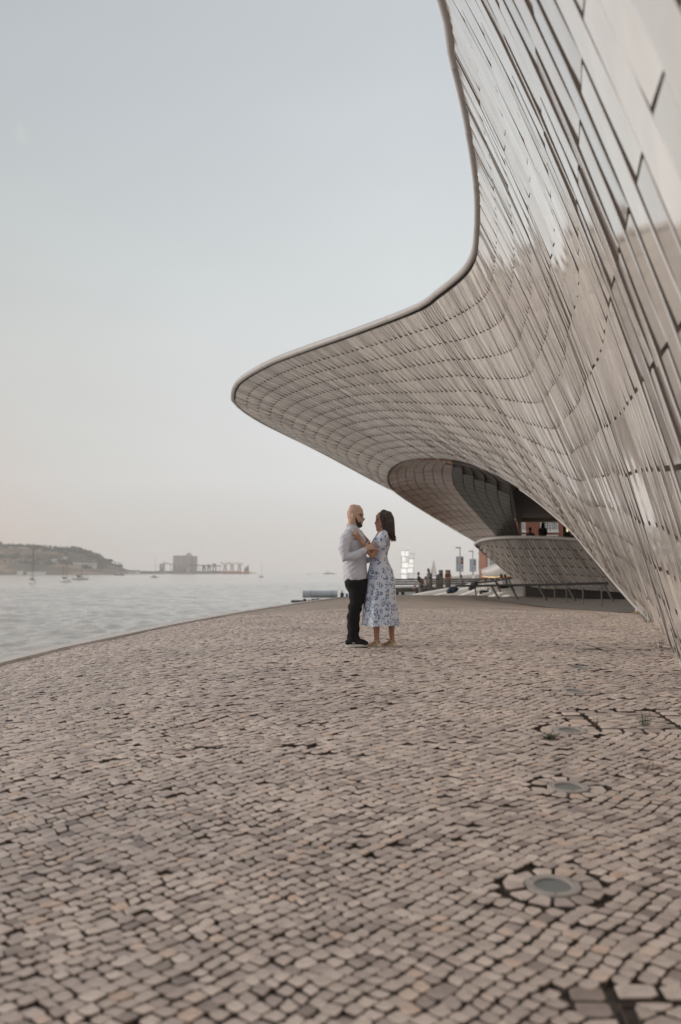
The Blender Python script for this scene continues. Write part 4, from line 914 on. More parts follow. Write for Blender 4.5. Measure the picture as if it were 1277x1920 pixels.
# ------------------------------------------------------------ rails
def rail(name, label, tops, r, m, posts, pr=None):
    P_ = [W(*t) for t in tops]; c = P_[0].copy(); c.z = 0
    e = empty(name, c, label=label, cat='handrail')
    bm = B(); sweep(bm, [q-c for q in P_], [r]*len(P_), ref=(0,0,1), seg=8); obj('top_rail', bm, m, e, smooth=True)
    for (a, b_) in posts:
        bm = B(); bar(bm, Vector(a)-c, Vector(b_)-c, pr or r*.9, 8); obj('post', bm, m, e, smooth=False)
    return e
pl = []
for px, d in ((1040,46),(1062,43),(1093,40),(1128,37)):
    t = W(px, 1101, d); pl.append((t, (t.x, t.y, float(zg(t.x, t.y)))))
rail('steel_handrail', 'short grey steel handrail with four upright posts on the footpath', [(1039,1100.3,46.2),(1062,1100.3,43),(1093,1100.8,40),(1129,1102,36.9)], .028, M_steel, pl, .026)
M_rail2 = mat('weathered_dark_steel', (.045,.045,.045), .5)
def sl(px, py, d, dx=10, drop=1.2): a = W(px, py, d); b_ = W(px+dx, py+18, d-.3); return (a, a+(b_-a)*1.9)
rail('black_handrail', 'long low black handrail with leaning posts across the steps', [(856,1098.5,49),(920,1098,48.5),(985,1097,48),(1060,1095.5,47),(1139,1093.5,46)], .055, M_rail2, [sl(922,1099,48.5), sl(957,1098.5,48.3), sl(1009,1097.5,47.6), sl(1062,1096,47), sl(1132,1094.5,46.1)], .05)
rail('black_handrail', 'short upper black handrail sloping up behind the seated people', [(884,1094,60),(910,1091,60),(935,1088,59.5),(958,1084.5,59)], .06, M_rail2, [sl(928,1089,59.6,9), sl(953,1085.5,59.1,9), sl(890,1093.5,60,2)], .045)
# ------------------------------------------------------------ pale steps down to the water
M_step = mat('white_stone', (.80,.76,.70), .6, .15, 6, .08, 1)
steps = empty('stone_steps', (8, 60, 0), kind='structure')
SL = [[(1030,1085.5),(955,1086),(905,1090),(870,1099),(800,1111),(735,1124)], [(1030,1090.5),(950,1091),(905,1096),(876,1103),(820,1116),(780,1126)], [(1030,1096),(930,1098),(895,1106),(866,1117),(840,1128)],
      [(1030,1101.5),(935,1104),(903,1115),(886,1128)], [(1030,1107),(945,1110),(920,1121),(912,1130)], [(1030,1113),(955,1116),(940,1128)]]
def resamp(pts, n):
    P_ = np.array(pts, float); a = np.concatenate([[0], np.cumsum(np.linalg.norm(np.diff(P_, axis=0), axis=1))]); t = np.linspace(0, a[-1], n); return np.stack([np.interp(t, a, P_[:, i]) for i in range(P_.shape[1])], 1)
for k, ln_ in enumerate(SL):
    d0 = 66-1.9*k; pts = [W(x, y, d0) for x, y in resamp(ln_, 14)]
    bm = B(); rw = []
    for q in pts:
        rw.append([bm.verts.new(v) for v in (q+Vector((0,2.0,.0)), q, q+Vector((0,.0,-.11)), q+Vector((0,.02,-.12)), q+Vector((0,.02,-.9)), q+Vector((0,2.0,-.9)))])
    for r0, r1 in zip(rw[:-1], rw[1:]):
        for i in range(6): bm.faces.new((r0[i], r0[(i+1) % 6], r1[(i+1) % 6], r1[i]))
    bm.faces.new(rw[0][::-1]); bm.faces.new(rw[-1]); bmesh.ops.recalc_face_normals(bm, faces=bm.faces); put('step', bm, M_step, steps)
# small curved shell beside the terrace wall
K = [((903,1068,70),(905,1080,70)), ((915,1067,69.5),(915,1081.5,69.5)), ((926,1063,69),(928,1082,69)), ((937,1058,68.5),(943,1081,68.5)), ((950,1054,68),(962,1078,68)), ((972,1056,67),(990,1076,67))]
bm = B(); rw = []
for a, b_ in K:
    A_, B_ = W(*a), W(*b_); rw.append([bm.verts.new(v) for v in (A_+Vector((0,3,.0)), A_, A_.lerp(B_, .5)+Vector((0,.35,0)), B_, B_+Vector((0,3,0)))])
for r0, r1 in zip(rw[:-1], rw[1:]):
    for i in range(4): bm.faces.new((r0[i], r0[i+1], r1[i+1], r1[i]))
bmesh.ops.recalc_face_normals(bm, faces=bm.faces); fs = empty('curved_canopy', (10, 70, 0), label='small smooth pale canopy edge left of the tiled terrace wall', cat='canopy'); put('shell', bm, mat('pale_panel', (.50,.49,.48), .4), fs, smooth=True)
bm = B(); sweep(bm, [W(b_[0], b_[1]+.4, b_[2]) for a, b_ in K], [.05]*6, ref=(0,0,1), seg=6); put('trim', bm, mat('brass_trim', (.62,.47,.26), .4, metal=.5), fs)
# ------------------------------------------------------------ small figures
def figure(loc, yaw, pose, top, bottom, hairc, label, skin=None, long=False, h=1.0, arms=0, group=None, sleeves=True):
    e = empty('person', loc, yaw, label, 'person', group); m_skin = skin or M_skin_w; hs = 0 if pose == 'sit' else .88
    def v(*a): return Vector(a)*h
    ln_ = .12 if pose == 'sit' else .02
    bm = B(); T_ = hs
    sweep(bm, [v(0,0,T_), v(.02+ln_*.3,0,T_+.25), v(ln_,0,T_+.48), v(ln_,0,T_+.53)], [.12*h,.11*h,.13*h,.06*h], seg=10)
    sweep(bm, [v(ln_,0,T_+.5), v(ln_+.02,0,T_+.63)], [.05*h,.05*h], seg=8)
    ball(bm, v(ln_+.04,0,T_+.72), (.095*h,.075*h,.12*h)); ball(bm, v(ln_+.135,0,T_+.70), (.018*h,.014*h,.02*h)); ball(bm, v(ln_+.07,0,T_+.64), (.05*h,.045*h,.04*h))
    legs = {}; arms_ = {}
    for s_ in (-1, 1):
        if pose == 'sit': legs[s_] = [v(0,s_*.09,T_+.02), v(.42,s_*.11,T_+.04), v(.44,s_*.11,T_-.38)]
        else: legs[s_] = [v(0,s_*.09,T_), v(.01,s_*.10,T_-.42), v(-.01,s_*.10,.08)]
        sweep(bm, legs[s_], [.085*h,.055*h,.035*h], seg=8); f = legs[s_][2]; sweep(bm, [f+v(-.03,0,-.02), f+v(.14,0,-.04)], [.035*h,.03*h], seg=6)
        sh_ = v(ln_,s_*.17,T_+.47)
        if arms == 1: arms_[s_] = [sh_, v(-.12,s_*.26,T_+.25), v(-.20,s_*.24,T_+.03)]
        elif arms == 2: arms_[s_] = [sh_, v(ln_+.12,s_*.24,T_+.22), v(ln_+.30,s_*.06,T_+.30)]
        else: arms_[s_] = [sh_, v(.02,s_*.23,T_+.20), v(.22,s_*.12,T_+.06)]
        sweep(bm, arms_[s_], [.042*h,.036*h,.026*h], ref=(0,0,1) if arms != 0 else (0,1,0), seg=8)
        d_ = (arms_[s_][2]-arms_[s_][1]).normalized(); w_ = arms_[s_][2]
        sweep(bm, [w_, w_+d_*.09*h], [(.02*h,.034*h),(.014*h,.03*h)], seg=6)
        for q in (-.02, 0, .02): sweep(bm, [w_+d_*.07*h+v(0,q,0), w_+d_*.15*h+v(0,q*1.4,0)], [.009*h,.007*h], seg=5)
    obj('body', remesh(bm, .016, 2), m_skin, e)
    bm = B(); sweep(bm, [v(0,0,T_-.02), v(.02+ln_*.3,0,T_+.22), v(ln_,0,T_+.42), v(ln_,0,T_+.5)], [(.17*h,.13*h),(.165*h,.125*h),(.19*h,.14*h),(.12*h,.09*h)], ref=(0,1,0), seg=14)
    for s_ in (-1, 1):
        a = arms_[s_]; sweep(bm, [a[0], a[0].lerp(a[1], .5), a[1].lerp(a[2], .4) if sleeves else a[0].lerp(a[1], .6)], [.065*h,.055*h,.045*h], seg=8)
    obj('shirt', remesh(bm, .018, 2), top, e)
    bm = B()
    for s_ in (-1, 1): l_ = legs[s_]; sweep(bm, [l_[0], l_[1], l_[2]+v(0,0,.05)], [.115*h,.075*h,.055*h], seg=10)
    obj('trousers', remesh(bm, .018, 2), bottom, e)
    bm = B(); ball(bm, v(ln_+.015,0,T_+.75), (.10*h,.088*h,.115*h))
    if long: sweep(bm, [v(ln_-.02,0,T_+.74), v(ln_-.06,0,T_+.55), v(ln_-.08,0,T_+.34)], [(.10*h,.07*h),(.13*h,.06*h),(.11*h,.03*h)], ref=(0,1,0), seg=10)
    obj('hair', remesh(bm, .018, 1), hairc, e); return e
def cm(n, c): return mat(n, c, .8, var=.15, vscale=12)
F_bk, F_wh, F_gr, F_bl, F_nv, F_pk, F_den = cm('black_cotton', (.015,.015,.017)), cm('white_cotton', (.62,.60,.60)), cm('grey_cotton', (.22,.22,.24)), cm('blue_cotton', (.05,.12,.24)), cm('navy_cotton', (.02,.03,.06)), cm('pale_pink_cotton', (.50,.38,.37)), cm('denim', (.09,.12,.18))
HB = mat('dark_hair', (.018,.013,.012), .6)
def at_seat(px, py_head, d, h=1.0, up=.84): p = W(px, py_head, d); p.z -= up*h; return p
# under the terrace parapet
figure(W(995,988,56)-Vector((0,0,.86)), R(90), 'sit', F_gr, F_bk, HB, 'man in a grey shirt seen from behind at the terrace parapet', arms=0, h=1.0)
figure(W(1018,979,57)-Vector((0,0,1.74)), R(80), 'stand', F_bk, F_bk, HB, 'long-haired person in black standing at the terrace parapet', long=True)
figure(W(1077,978,56)-Vector((0,0,.86)), R(100), 'sit', F_pk, F_bk, HB, 'person in a pale pink top sitting on the terrace near the wall')
figure(W(1091,994,53)-Vector((0,0,.86)), R(120), 'sit', F_den, F_bk, HB, 'person in blue sitting low at the right end of the terrace')
# on the steps
figure(at_seat(913,1084,61), R(200), 'sit', F_wh, F_bk, HB, 'person in a white top sitting alone on the pale steps', h=.95)
figure(at_seat(935,1082.5,60.5), R(160), 'sit', F_pk, F_den, HB, 'crouching person in pale clothes left in the group of three on the steps', h=.95)
figure(at_seat(943.5,1076.5,61), R(190), 'sit', F_wh, F_bk, HB, 'dark-haired person leaning over in the middle of the group of three', long=True)
figure(at_seat(951,1077,61.5), R(170), 'sit', F_gr, F_bk, HB, 'person in grey on the right in the group of three on the steps', h=.98)
# heads beyond the quay edge
for px, py, d, c, lb in ((574,1123.5,42.5,F_pk,'fair-skinned person sitting below the quay edge, farthest left'), (582,1125.2,42,F_wh,'person with reddish hair sitting below the quay edge, second from left'), (598.5,1122.5,44,F_bk,'dark-haired person sitting below the quay edge nearest the man')):
    figure(at_seat(px, py, d), R(120), 'sit', c, F_den, HB if c != F_wh else mat('auburn_hair', (.16,.07,.035), .6), lb, group='people sitting below the quay edge')
# ------------------------------------------------------------ pier with piles
M_wood = mat('weathered_wood', (.17,.15,.13), .85, .5, 14, .3, 2); M_wooddk = mat('wet_dark_wood', (.035,.035,.033), .8, .5, 14, .3, 2)
pier = empty('wooden_pier', (10, 76, 0), label='grey weathered wooden pier behind the couple with a plank parapet', cat='pier')
a0, a1 = W(690, 1098, 74), W(980, 1097, 84)
dirp = (a1-a0); dirp.z = 0; Lp_ = dirp.length; dirp.normalize(); rot = Matrix.Rotation(math.atan2(dirp.y, dirp.x), 3, 'Z').to_euler(); nrmp = Vector((-dirp.y, dirp.x, 0))
n = 60
for i in range(n):
    c = a0+dirp*(Lp_*(i+.5)/n)+nrmp*1.2; bm = B(); box(bm, (c.x, c.y, .42), (Lp_/n-.02, 2.6, .07), rot); put('plank', bm, M_wood, pier)
for zb, hh in ((.72,.13),(.90,.13),(1.08,.13)):
    for i in range(8):
        c = a0+dirp*(Lp_*(i+.5)/8)+nrmp*2.4; bm = B(); box(bm, (c.x, c.y, zb), (Lp_/8-.03, .06, hh), rot); put('parapet_board', bm, M_wood, pier)
for i in range(2):
    bm = B(); c = a0+dirp*(Lp_/2)+nrmp*(.1+2.2*i); box(bm, (c.x, c.y, .26), (Lp_, .18, .22), rot); put('beam', bm, M_wood if i == 0 else M_wooddk, pier)
for i in range(16):
    bm = B(); c = a0+dirp*(Lp_*(i+.5)/16)+nrmp*(.3 if i % 2 else 2.2); bar(bm, (c.x, c.y, -3), (c.x, c.y, .15), .14, 8); put('support', bm, M_wooddk, pier)
for px, top, wd, lb in ((789.5,1092,.22,'squat wooden mooring pile under the person in black'), (806,1076,.22,'tall grey mooring pile below the green-topped figure on the pier'), (821.5,1078,.2,'left one of the twin mooring piles on the pier'), (826.5,1069.5,.2,'right taller one of the twin mooring piles, dark at the top'), (840,1069.5,.24,'mooring pile with a pale cap and orange life ring')):
    t = W(px, top, 73); bm = B(); e = empty('mooring_pile', (t.x, t.y, 0), label=lb, cat='mooring pile', group='mooring piles along the pier'); bar(bm, (0,0,-3), (0,0,t.z), wd*.95, 10, wd*.8); obj('shaft', bm, M_wood, e)
    bm = B(); bar(bm, (0,0,t.z-.35), (0,0,t.z+.03), wd*.84, 10, wd*.7); obj('cap', bm, M_wooddk, e)
figure(at_seat(788,1073,74.5), R(160), 'sit', F_bk, F_pk, HB, 'person in black sitting on the pier with arms out behind the woman', arms=1)
figure(W(804,1068.5,76)-Vector((0,0,1.62)), R(200), 'stand', F_gr, F_den, HB, 'slim long-haired person standing on the pier beside the tall pile', long=True)
figure(at_seat(868,1078,74.5), R(160), 'sit', F_gr, F_den, HB, 'person in grey sitting at the right end of the pier')
figure(at_seat(801,1079,76), R(170), 'sit', F_pk, F_den, HB, 'smaller person sitting behind the tall pile', h=.9)
bm = B(); tp = W(840,1080,72.4); bmesh.ops.create_cone(bm, cap_ends=False, segments=16, radius1=.01, radius2=.01, depth=.01)
bm.clear(); sg = [tp+Vector((.21*math.cos(t), 0, .21*math.sin(t))) for t in np.linspace(0, 2*math.pi, 17)]; sweep(bm, sg, [.05]*17, ref=(0,1,0), seg=8, cap=False)
obj('life_ring', bm, mat('orange_plastic', (.50,.20,.10), .6), label='orange life ring hanging on the mooring pile of the pier', cat='life ring', smooth=True)
# dinghies moored below the pier
for px, py, d, L_, lb in ((768,1107,84,2.6,'white dinghy moored under the pier, nearest the woman'), (800,1106,86,2.4,'middle white dinghy moored under the pier'), (873,1105,88,2.4,'white dinghy moored under the right end of the pier')):
    c = W(px, py, d); e = empty('dinghy', (c.x, c.y, WZ), R(8), lb, 'dinghy', 'white dinghies moored at the pier'); bm = B(); top = c.z-WZ+.35; rr_ = []
    for f in np.linspace(0, 1, 9):
        x = (f-.5)*L_; w_ = .62*math.sin(math.pi*min(1, .25+f*.72)); rr_.append([bm.verts.new(q) for q in ((x,-w_,top),(x,-w_*.85,top*.45),(x,0,top*.1 if f < .95 else top*.5),(x,w_*.85,top*.45),(x,w_,top),(x,w_*.8,top-.08),(x,0,top*.4),(x,-w_*.8,top-.08))])
    for r0, r1 in zip(rr_[:-1], rr_[1:]):
        for i in range(8): bm.faces.new((r0[i], r0[(i+1) % 8], r1[(i+1) % 8], r1[i]))
    bm.faces.new(rr_[0][::-1]); bm.faces.new(rr_[-1]); bmesh.ops.recalc_face_normals(bm, faces=bm.faces); obj('hull', bm, M_white, e); bx('thwart', (0,0,top-.12), (.25,1.1,.04), M_wood, e)
# backpacks on the crest of the paving
def backpack(px, py, d, m, label, tilt, s_=1):
    p = W(px, py, d); e = empty('backpack', p, R(15), label, 'backpack'); bm = B()
    sweep(bm, [(-.17*s_,0,.10*s_), (-.06*s_,0,.17*s_), (.10*s_,0,.22*s_), (.20*s_,0,.25*s_)], [(.15*s_,.11*s_),(.17*s_,.15*s_),(.16*s_,.15*s_),(.12*s_,.10*s_)], seg=12)
    obj('bag', remesh(bm, .02, 2), m, e); bm = B(); sweep(bm, [(.02*s_,-.16*s_,.10*s_), (.0,-.19*s_,.20*s_), (.08*s_,-.17*s_,.33*s_)], [.06*s_,.07*s_,.05*s_], seg=8); obj('pocket', remesh(bm, .02, 1), m, e)
    bm = B(); sweep(bm, [(-.05*s_,.03,.31*s_), (.02*s_,.05,.42*s_), (.14*s_,.03,.40*s_), (.20*s_,0,.32*s_)], [(.025,.008)]*4, seg=6); obj('strap', bm, M_dark, e); e.rotation_euler = (0, R(tilt), R(15))
backpack(847,1114,47,mat('navy_nylon', (.03,.05,.085), .6), 'navy blue backpack lying on the edge of the paving', 8, 1.05)
backpack(888,1106,51,mat('charcoal_nylon', (.04,.04,.045), .6), 'charcoal backpack standing at the foot of the steps', -12, 1.0)
# ------------------------------------------------------------ far shore
M_hill = bpy.data.materials.new('scrub_hillside'); M_hill.use_nodes = True; nt = M_hill.node_tree; b = nt.nodes['Principled BSDF']; b.inputs['Roughness'].default_value = .95
tc = N(nt, 'ShaderNodeTexCoord'); mp = N(nt, 'ShaderNodeMapping'); mp.inputs['Scale'].default_value = (.012,.012,.05); nt.links.new(tc.outputs['Object'], mp.inputs[0])
n = N(nt, 'ShaderNodeTexNoise', i_Scale=1.0, i_Detail=8.0, i_Roughness=.65); nt.links.new(mp.outputs[0], n.inputs[0]); r = N(nt, 'ShaderNodeValToRGB'); ramp(r, [(.36, (.05,.042,.028)), (.50, (.12,.095,.065)), (.60, (.33,.22,.15)), (.75, (.44,.31,.22))]); nt.links.new(n.outputs[0], r.inputs[0]); nt.links.new(r.outputs[0], b.inputs['Base Color'])
HD = 1900
prof = np.array([(-420,1012),(-200,1016),(-60,1021),(0,1026),(40,1028),(100,1032),(130,1033),(150,1038),(165,1044),(190,1056),(210,1066),(228,1071),(262,1072)])
def ridge_z(px): return (1073-np.interp(px, prof[:, 0], prof[:, 1]))/F*HD*1.06+1.6
nx_, ny_ = 170, 26; V = []
for j in range(ny_):
    f = j/(ny_-1)
    for i in range(nx_):
        px = -420+i*(262+420)/(nx_-1); d = HD-170+f*420; x = (px-638.5)/F*HD*(1+.02*f)
        hgt = ridge_z(px)*(math.sin(min(1, f*1.55)*math.pi/2)**.7 if f < .65 else math.cos((f-.65)/.35*1.2)); cl = min(1, f*9)
        hgt = hgt*(.25+.75*f**.5 if f < .4 else 1) if f < .4 else hgt
        nzv = noise.fractal(Vector((x*.012, d*.012, 0)), 1, 2, 5)*7*cl*min(1, hgt/25)
        V.append((x, d, max(WZ-1, WZ-1+cl*(hgt+3.2)+nzv) if j else WZ-1.5))
V = np.array(V); i, j = np.meshgrid(np.arange(ny_-1), np.arange(nx_-1), indexing='ij'); a = (i*nx_+j).ravel()
me = mesh_np('hill', V, [np.stack([a, a+1, a+nx_+1, a+nx_], 1)]); me.materials.append(M_hill); hill = obj('hill', me, kind='structure', smooth=True)
Vg = V.reshape(ny_, nx_, 3)
M_tree = mat('dark_pine_foliage', (.045,.05,.032), .9, var=.35, vscale=.08)
M_trunk = mat('pine_trunk', (.10,.075,.055), .9)
def clump(bm, c, r, n, g, s):
    for _ in range(n):
        v = Vector(g.normal(0, 1, 3)).normalized()*g.uniform(.3, 1)**.5; p = Vector(c)+Vector((v.x*r[0], v.y*r[1], v.z*r[2])); a = Vector(g.normal(0, 1, 3)).normalized(); b_ = a.orthogonal().normalized()
        bm.faces.new([bm.verts.new(q) for q in (p+a*s, p+b_*s*.8, p-a*s, p-b_*s*.8)])
g = np.random.default_rng(11); bm = B()
for k in range(900):
    jj = int(g.integers(5, 19)); ii = int(g.integers(20, nx_-14)); p = Vg[jj, ii]
    if p[2] < 8: continue
    if jj < 13 and g.random() < .45: continue
    r_ = g.uniform(3, 6.5); clump(bm, (p[0]+g.normal(0, 3), p[1]+g.normal(0, 6), p[2]+r_*.4), (r_*1.5, r_*1.5, r_*.75), 14, g, 2.0)
obj('woodland', bm, M_tree, kind='stuff', smooth=False)
tl = [(41,1022,'round'),(58,1022,'round'),(66,1023,'round'),(75,1023,'round'),(126,1031,'flat'),(136,1032,'flat'),(147,1036,'flat'),(154,1038,'flat'),(161,1042,'round'),(172,1046,'tall'),(181,1050,'round'),(3,1023,'round'),(105,1030,'round'),(113,1030,'round'),(195,1054,'round')]
tlab = ['round pine on the ridge left of the first mast', 'small round pine just left of the first mast tip', 'broad pine right beside the first mast', 'broad domed pine right of the first mast on the ridge', 'first umbrella pine above the white dome', 'second umbrella pine on the falling ridge', 'third umbrella pine beside the third mast', 'fourth umbrella pine lowest of its row', 'round tree below the row of umbrella pines', 'tall slim tree leaning at the end of the ridge', 'low round tree beyond the tall slim one', 'tree at the left end of the ridge', 'small tree on the ridge left of the second mast', 'small tree touching the second mast tip', 'bushy tree near the foot of the headland']
for (px, py, ty), lb in zip(tl, tlab):
    top = W(px, py, HD+95); hz = {'round': 11, 'flat': 12, 'tall': 16}[ty]; base = top-Vector((0,0,hz)); e = empty('pine_tree', base, label=lb, cat='tree', group='trees on the ridge across the river')
    bm = B(); bar(bm, (0,0,-6), (.6,0,hz*.75), .8, 6, .35); obj('trunk', bm, M_trunk, e)
    bm = B(); rz = {'round': (5.2,5.2,4.2), 'flat': (5.5,5.5,1.9), 'tall': (2.8,2.8,6.5)}[ty]; clump(bm, (.6,0,hz-rz[2]*.8), rz, 150, g, 1.3); obj('crown', bm, M_tree, e, smooth=False)
M_far_w = mat('white_render', (.66,.64,.60), .8); M_far_c = mat('silo_concrete', (.40,.34,.31), .85, var=.12, vscale=.05); M_far_t = mat('tan_concrete', (.34,.29,.24), .85); M_win = mat('far_window', (.10,.10,.11), .3)
def house(px0, px1, py0, py1, d, lb, m=M_far_w, nwin=3, dep=10, rows_=1, roof=False, name='white_house', cat='house', group=None):
    a = W(px0, py1, d); c = W(px1, py0, d); ww, hh = c.x-a.x, c.z-a.z; e = empty(name, ((a.x+c.x)/2, d, a.z), label=lb, cat=cat, group=group)
    bx('wall', (0,dep/2,hh/2-2), (ww,dep,hh+4), m, e); bx('roof', (0,dep/2,hh+.25), (ww+.8,dep+.8,.5), M_far_t if roof else m, e)
    for r_ in range(rows_):
        for k in range(nwin): bx('window', (-ww/2+ww*(k+.5)/nwin,-.05,hh*(r_+.6)/rows_), (ww/nwin*.4,.2,hh/rows_*.32), M_win, e)
    return e
house(136,160,1055.5,1065,1830,'long white block in the middle of the far hillside', nwin=8)
house(160,179,1056,1062,1835,'second long white block right of the first on the hillside', nwin=6)
house(141,158,1049.5,1052.5,1890,'thin white building high on the hillside behind the third mast', nwin=5)
house(96,104,1048.5,1057,1840,'small white house on the hillside left of the dome', nwin=2)
house(104,110,1052,1057,1838,'low white annex joined right of the small hillside house', nwin=2)
house(32,40,1071,1074.6,1725,'white boathouse on the far beach left of the first mast', nwin=1)
house(50,83,1072,1074.4,1727,'long low white shed on the far beach', nwin=7)
house(223,229,1060,1072,2300,'pale square building at the foot of the headland', M_far_t, 2, rows_=3)
house(242,262,1069,1072.5,2400,'low white sheds on the spit between headland and silos', nwin=4)
c = W(123,1050,1880); e = empty('radar_dome', c, label='white ball-shaped dome on the far hillside', cat='dome'); bm = B(); ball(bm, (0,0,1.5), (5,5,5), seg=20); obj('dome', bm, M_far_w, e, smooth=True); bm = B(); bmesh.ops.create_cone(bm, cap_ends=True, segments=16, radius1=4.2, radius2=4.2, depth=6, matrix=Matrix.Translation((0,0,-3))); obj('base', bm, M_far_w, e)
# spit of land
SD = 2600; bm = B(); rows_ = []
for i in range(60):
    px = 205+i*(421-205)/59; a = W(px, 1074.2, SD); hh = 3.2+1.6*math.sin(i*.9)+1.2*math.sin(i*2.3)
    rows_.append([bm.verts.new(q) for q in ((a.x,SD-30,WZ-1),(a.x,SD-18,WZ+2),(a.x,SD,WZ+2.5+hh*.5),(a.x,SD+60,WZ+2.5+hh),(a.x,SD+160,WZ-1))])
for r0, r1 in zip(rows_[:-1], rows_[1:]):
    for i in range(4): bm.faces.new((r0[i], r0[i+1], r1[i+1], r1[i]))
bmesh.ops.recalc_face_normals(bm, faces=bm.faces); obj('spit', bm, M_hill, kind='structure')
bm = B()
for k in range(150):
    px = g.uniform(228, 425); p = W(px, 1072.5, SD+10); clump(bm, (p.x, p.y+g.uniform(-5, 40), WZ+4.5), (7,6,g.uniform(1.6,4.0)), 12, g, 1.6)
obj('undergrowth', bm, M_tree, kind='stuff')
def S_(px): return (px-638.5)/F*SD
def Z_(py): return W(600, py, SD).z
silo = empty('grain_silo', (S_(346), SD, WZ+3), label='big ribbed grey grain silo block with a taller stair tower on the horizon', cat='silo'); ox, oz = silo.location.x, silo.location.z
for k in range(7):
    r_ = (S_(358)-S_(323.5))/14; bm = B(); bmesh.ops.create_cone(bm, cap_ends=True, segments=14, radius1=r_*1.02, radius2=r_*1.02, depth=Z_(1042.5)-oz, matrix=Matrix.Translation((S_(323.5)+r_*(2*k+1)-ox, 6, (Z_(1042.5)-oz)/2))); obj('cylinder', bm, M_far_c, silo, smooth=True)
def sbx(name, px0, px1, py0, py1, y0, dep, m=M_far_c, par=silo):
    x0, x1 = S_(px0), S_(px1); z0, z1 = Z_(py1), Z_(py0); return bx(name, ((x0+x1)/2-par.location.x, y0+dep/2, (z0+z1)/2-par.location.z), (x1-x0, dep, z1-z0), m, par)
sbx('top_gallery', 325, 350, 1041.6, 1043, 2, 10); sbx('stair_tower', 349.5, 359, 1038.5, 1073, -5, 14); sbx('tower_cap', 352.5, 356.5, 1036.6, 1038.5, -3, 9)
sbx('annex', 361, 369, 1042.5, 1073, 0, 14, M_far_t); sbx('recess', 358.8, 361.2, 1042.5, 1073, 4, 6, M_win)
for k in range(6): sbx('window', 351+k%2*3.5, 352.6+k%2*3.5, 1043+k*4, 1045+k*4, -5.4, .5, M_win)
s2 = empty('grain_silo', (S_(305), SD-5, WZ+3), label='smaller separate silo block with a lift head left of the big one', cat='silo')
for k in range(4):
    r_ = (S_(310)-S_(299.5))/8; bm = B(); hh = Z_(1056.5)-s2.location.z; bmesh.ops.create_cone(bm, cap_ends=True, segments=12, radius1=r_*1.02, radius2=r_*1.02, depth=hh, matrix=Matrix.Translation((S_(299.5)+r_*(2*k+1)-s2.location.x, 4, hh/2))); obj('cylinder', bm, M_far_c, s2, smooth=True)
sbx('lift_head', 308, 310, 1053, 1073, 0, 5, M_far_c, s2)
M_gant = mat('weathered_gantry_steel', (.12,.085,.075), .8)
def truss(name, label, segs, r=.7, cat='gantry', group=None, m=None):
    c = empty(name, W(*segs[0][0]), label=label, cat=cat, group=group)
    for k, (a, b_) in enumerate(segs): bm = B(); bar(bm, W(*a)-c.location, W(*b_)-c.location, r*(1 if k < 2 else .6), 6); obj('beam', bm, m or M_gant, c)
    return c
truss('conveyor_gantry', 'thin conveyor bridge between the two silo blocks', [((310,1055.5,SD),(323,1058,SD)), ((320,1058,SD),(320,1072,SD)), ((310,1056.8,SD),(323,1059.2,SD))])
truss('conveyor_gantry', 'long two-level conveyor jetty from the silos to the ship', [((350,1058.5,SD-12),(415,1060.5,SD-12)), ((352,1060,SD-12),(415,1062,SD-12)), ((369,1065,SD-12),(385,1068.5,SD-12))]+[((x,1059.5,SD-12),(x,1073,SD-12)) for x in (366,374,382,391,400,408,413)]+[((385,1068,SD-12),(400,1064,SD-12))])
for i, (px, top) in enumerate(((382.5,1060),(392,1058.5),(402,1056.5))): truss('loading_tower', ['low loading tower on the jetty nearest the silos', 'middle loading tower on the jetty', 'tallest loading tower on the jetty beside the cranes'][i], [((px-2,top+1,SD-14),(px-2.6,1073,SD-14)), ((px+2,top+1,SD-14),(px+2.6,1073,SD-14)), ((px-2.4,top+5,SD-14),(px+2.4,top+5,SD-14)), ((px-2,top+1,SD-14),(px+2.6,top+9,SD-14)), ((px+2,top+1,SD-14),(px-2.6,top+9,SD-14)), ((px-3,top,SD-14),(px+3,top+1,SD-14)), ((px-3,top+2,SD-14),(px+3,top+2.6,SD-14))], 1.5, 'tower')
for i, px in enumerate((422,435,449)):
    truss('harbour_crane', ['left harbour crane above the red ship with raised jib', 'middle harbour crane above the red ship', 'right harbour crane above the red ship'][i], [((px-3,1073,SD-40),(px-1,1060,SD-40)), ((px+3,1073,SD-40),(px+1,1060,SD-40)), ((px-1,1062,SD-40),(px-7+i,1054.5,SD-40)), ((px,1062,SD-40),(px+3,1054,SD-40)), ((px-7+i,1054.5,SD-40),(px+.5,1058,SD-40)), ((px+1,1062,SD-40),(px+7,1055.5,SD-40)), ((px-3,1067,SD-40),(px+3,1067,SD-40)), ((px-2,1060,SD-40),(px+3,1060.5,SD-40))], 1.3, 'crane', 'cranes over the cargo ship', mat('faded_crane_paint', (.26,.12,.09), .8) if i == 0 else bpy.data.materials['faded_crane_paint'])
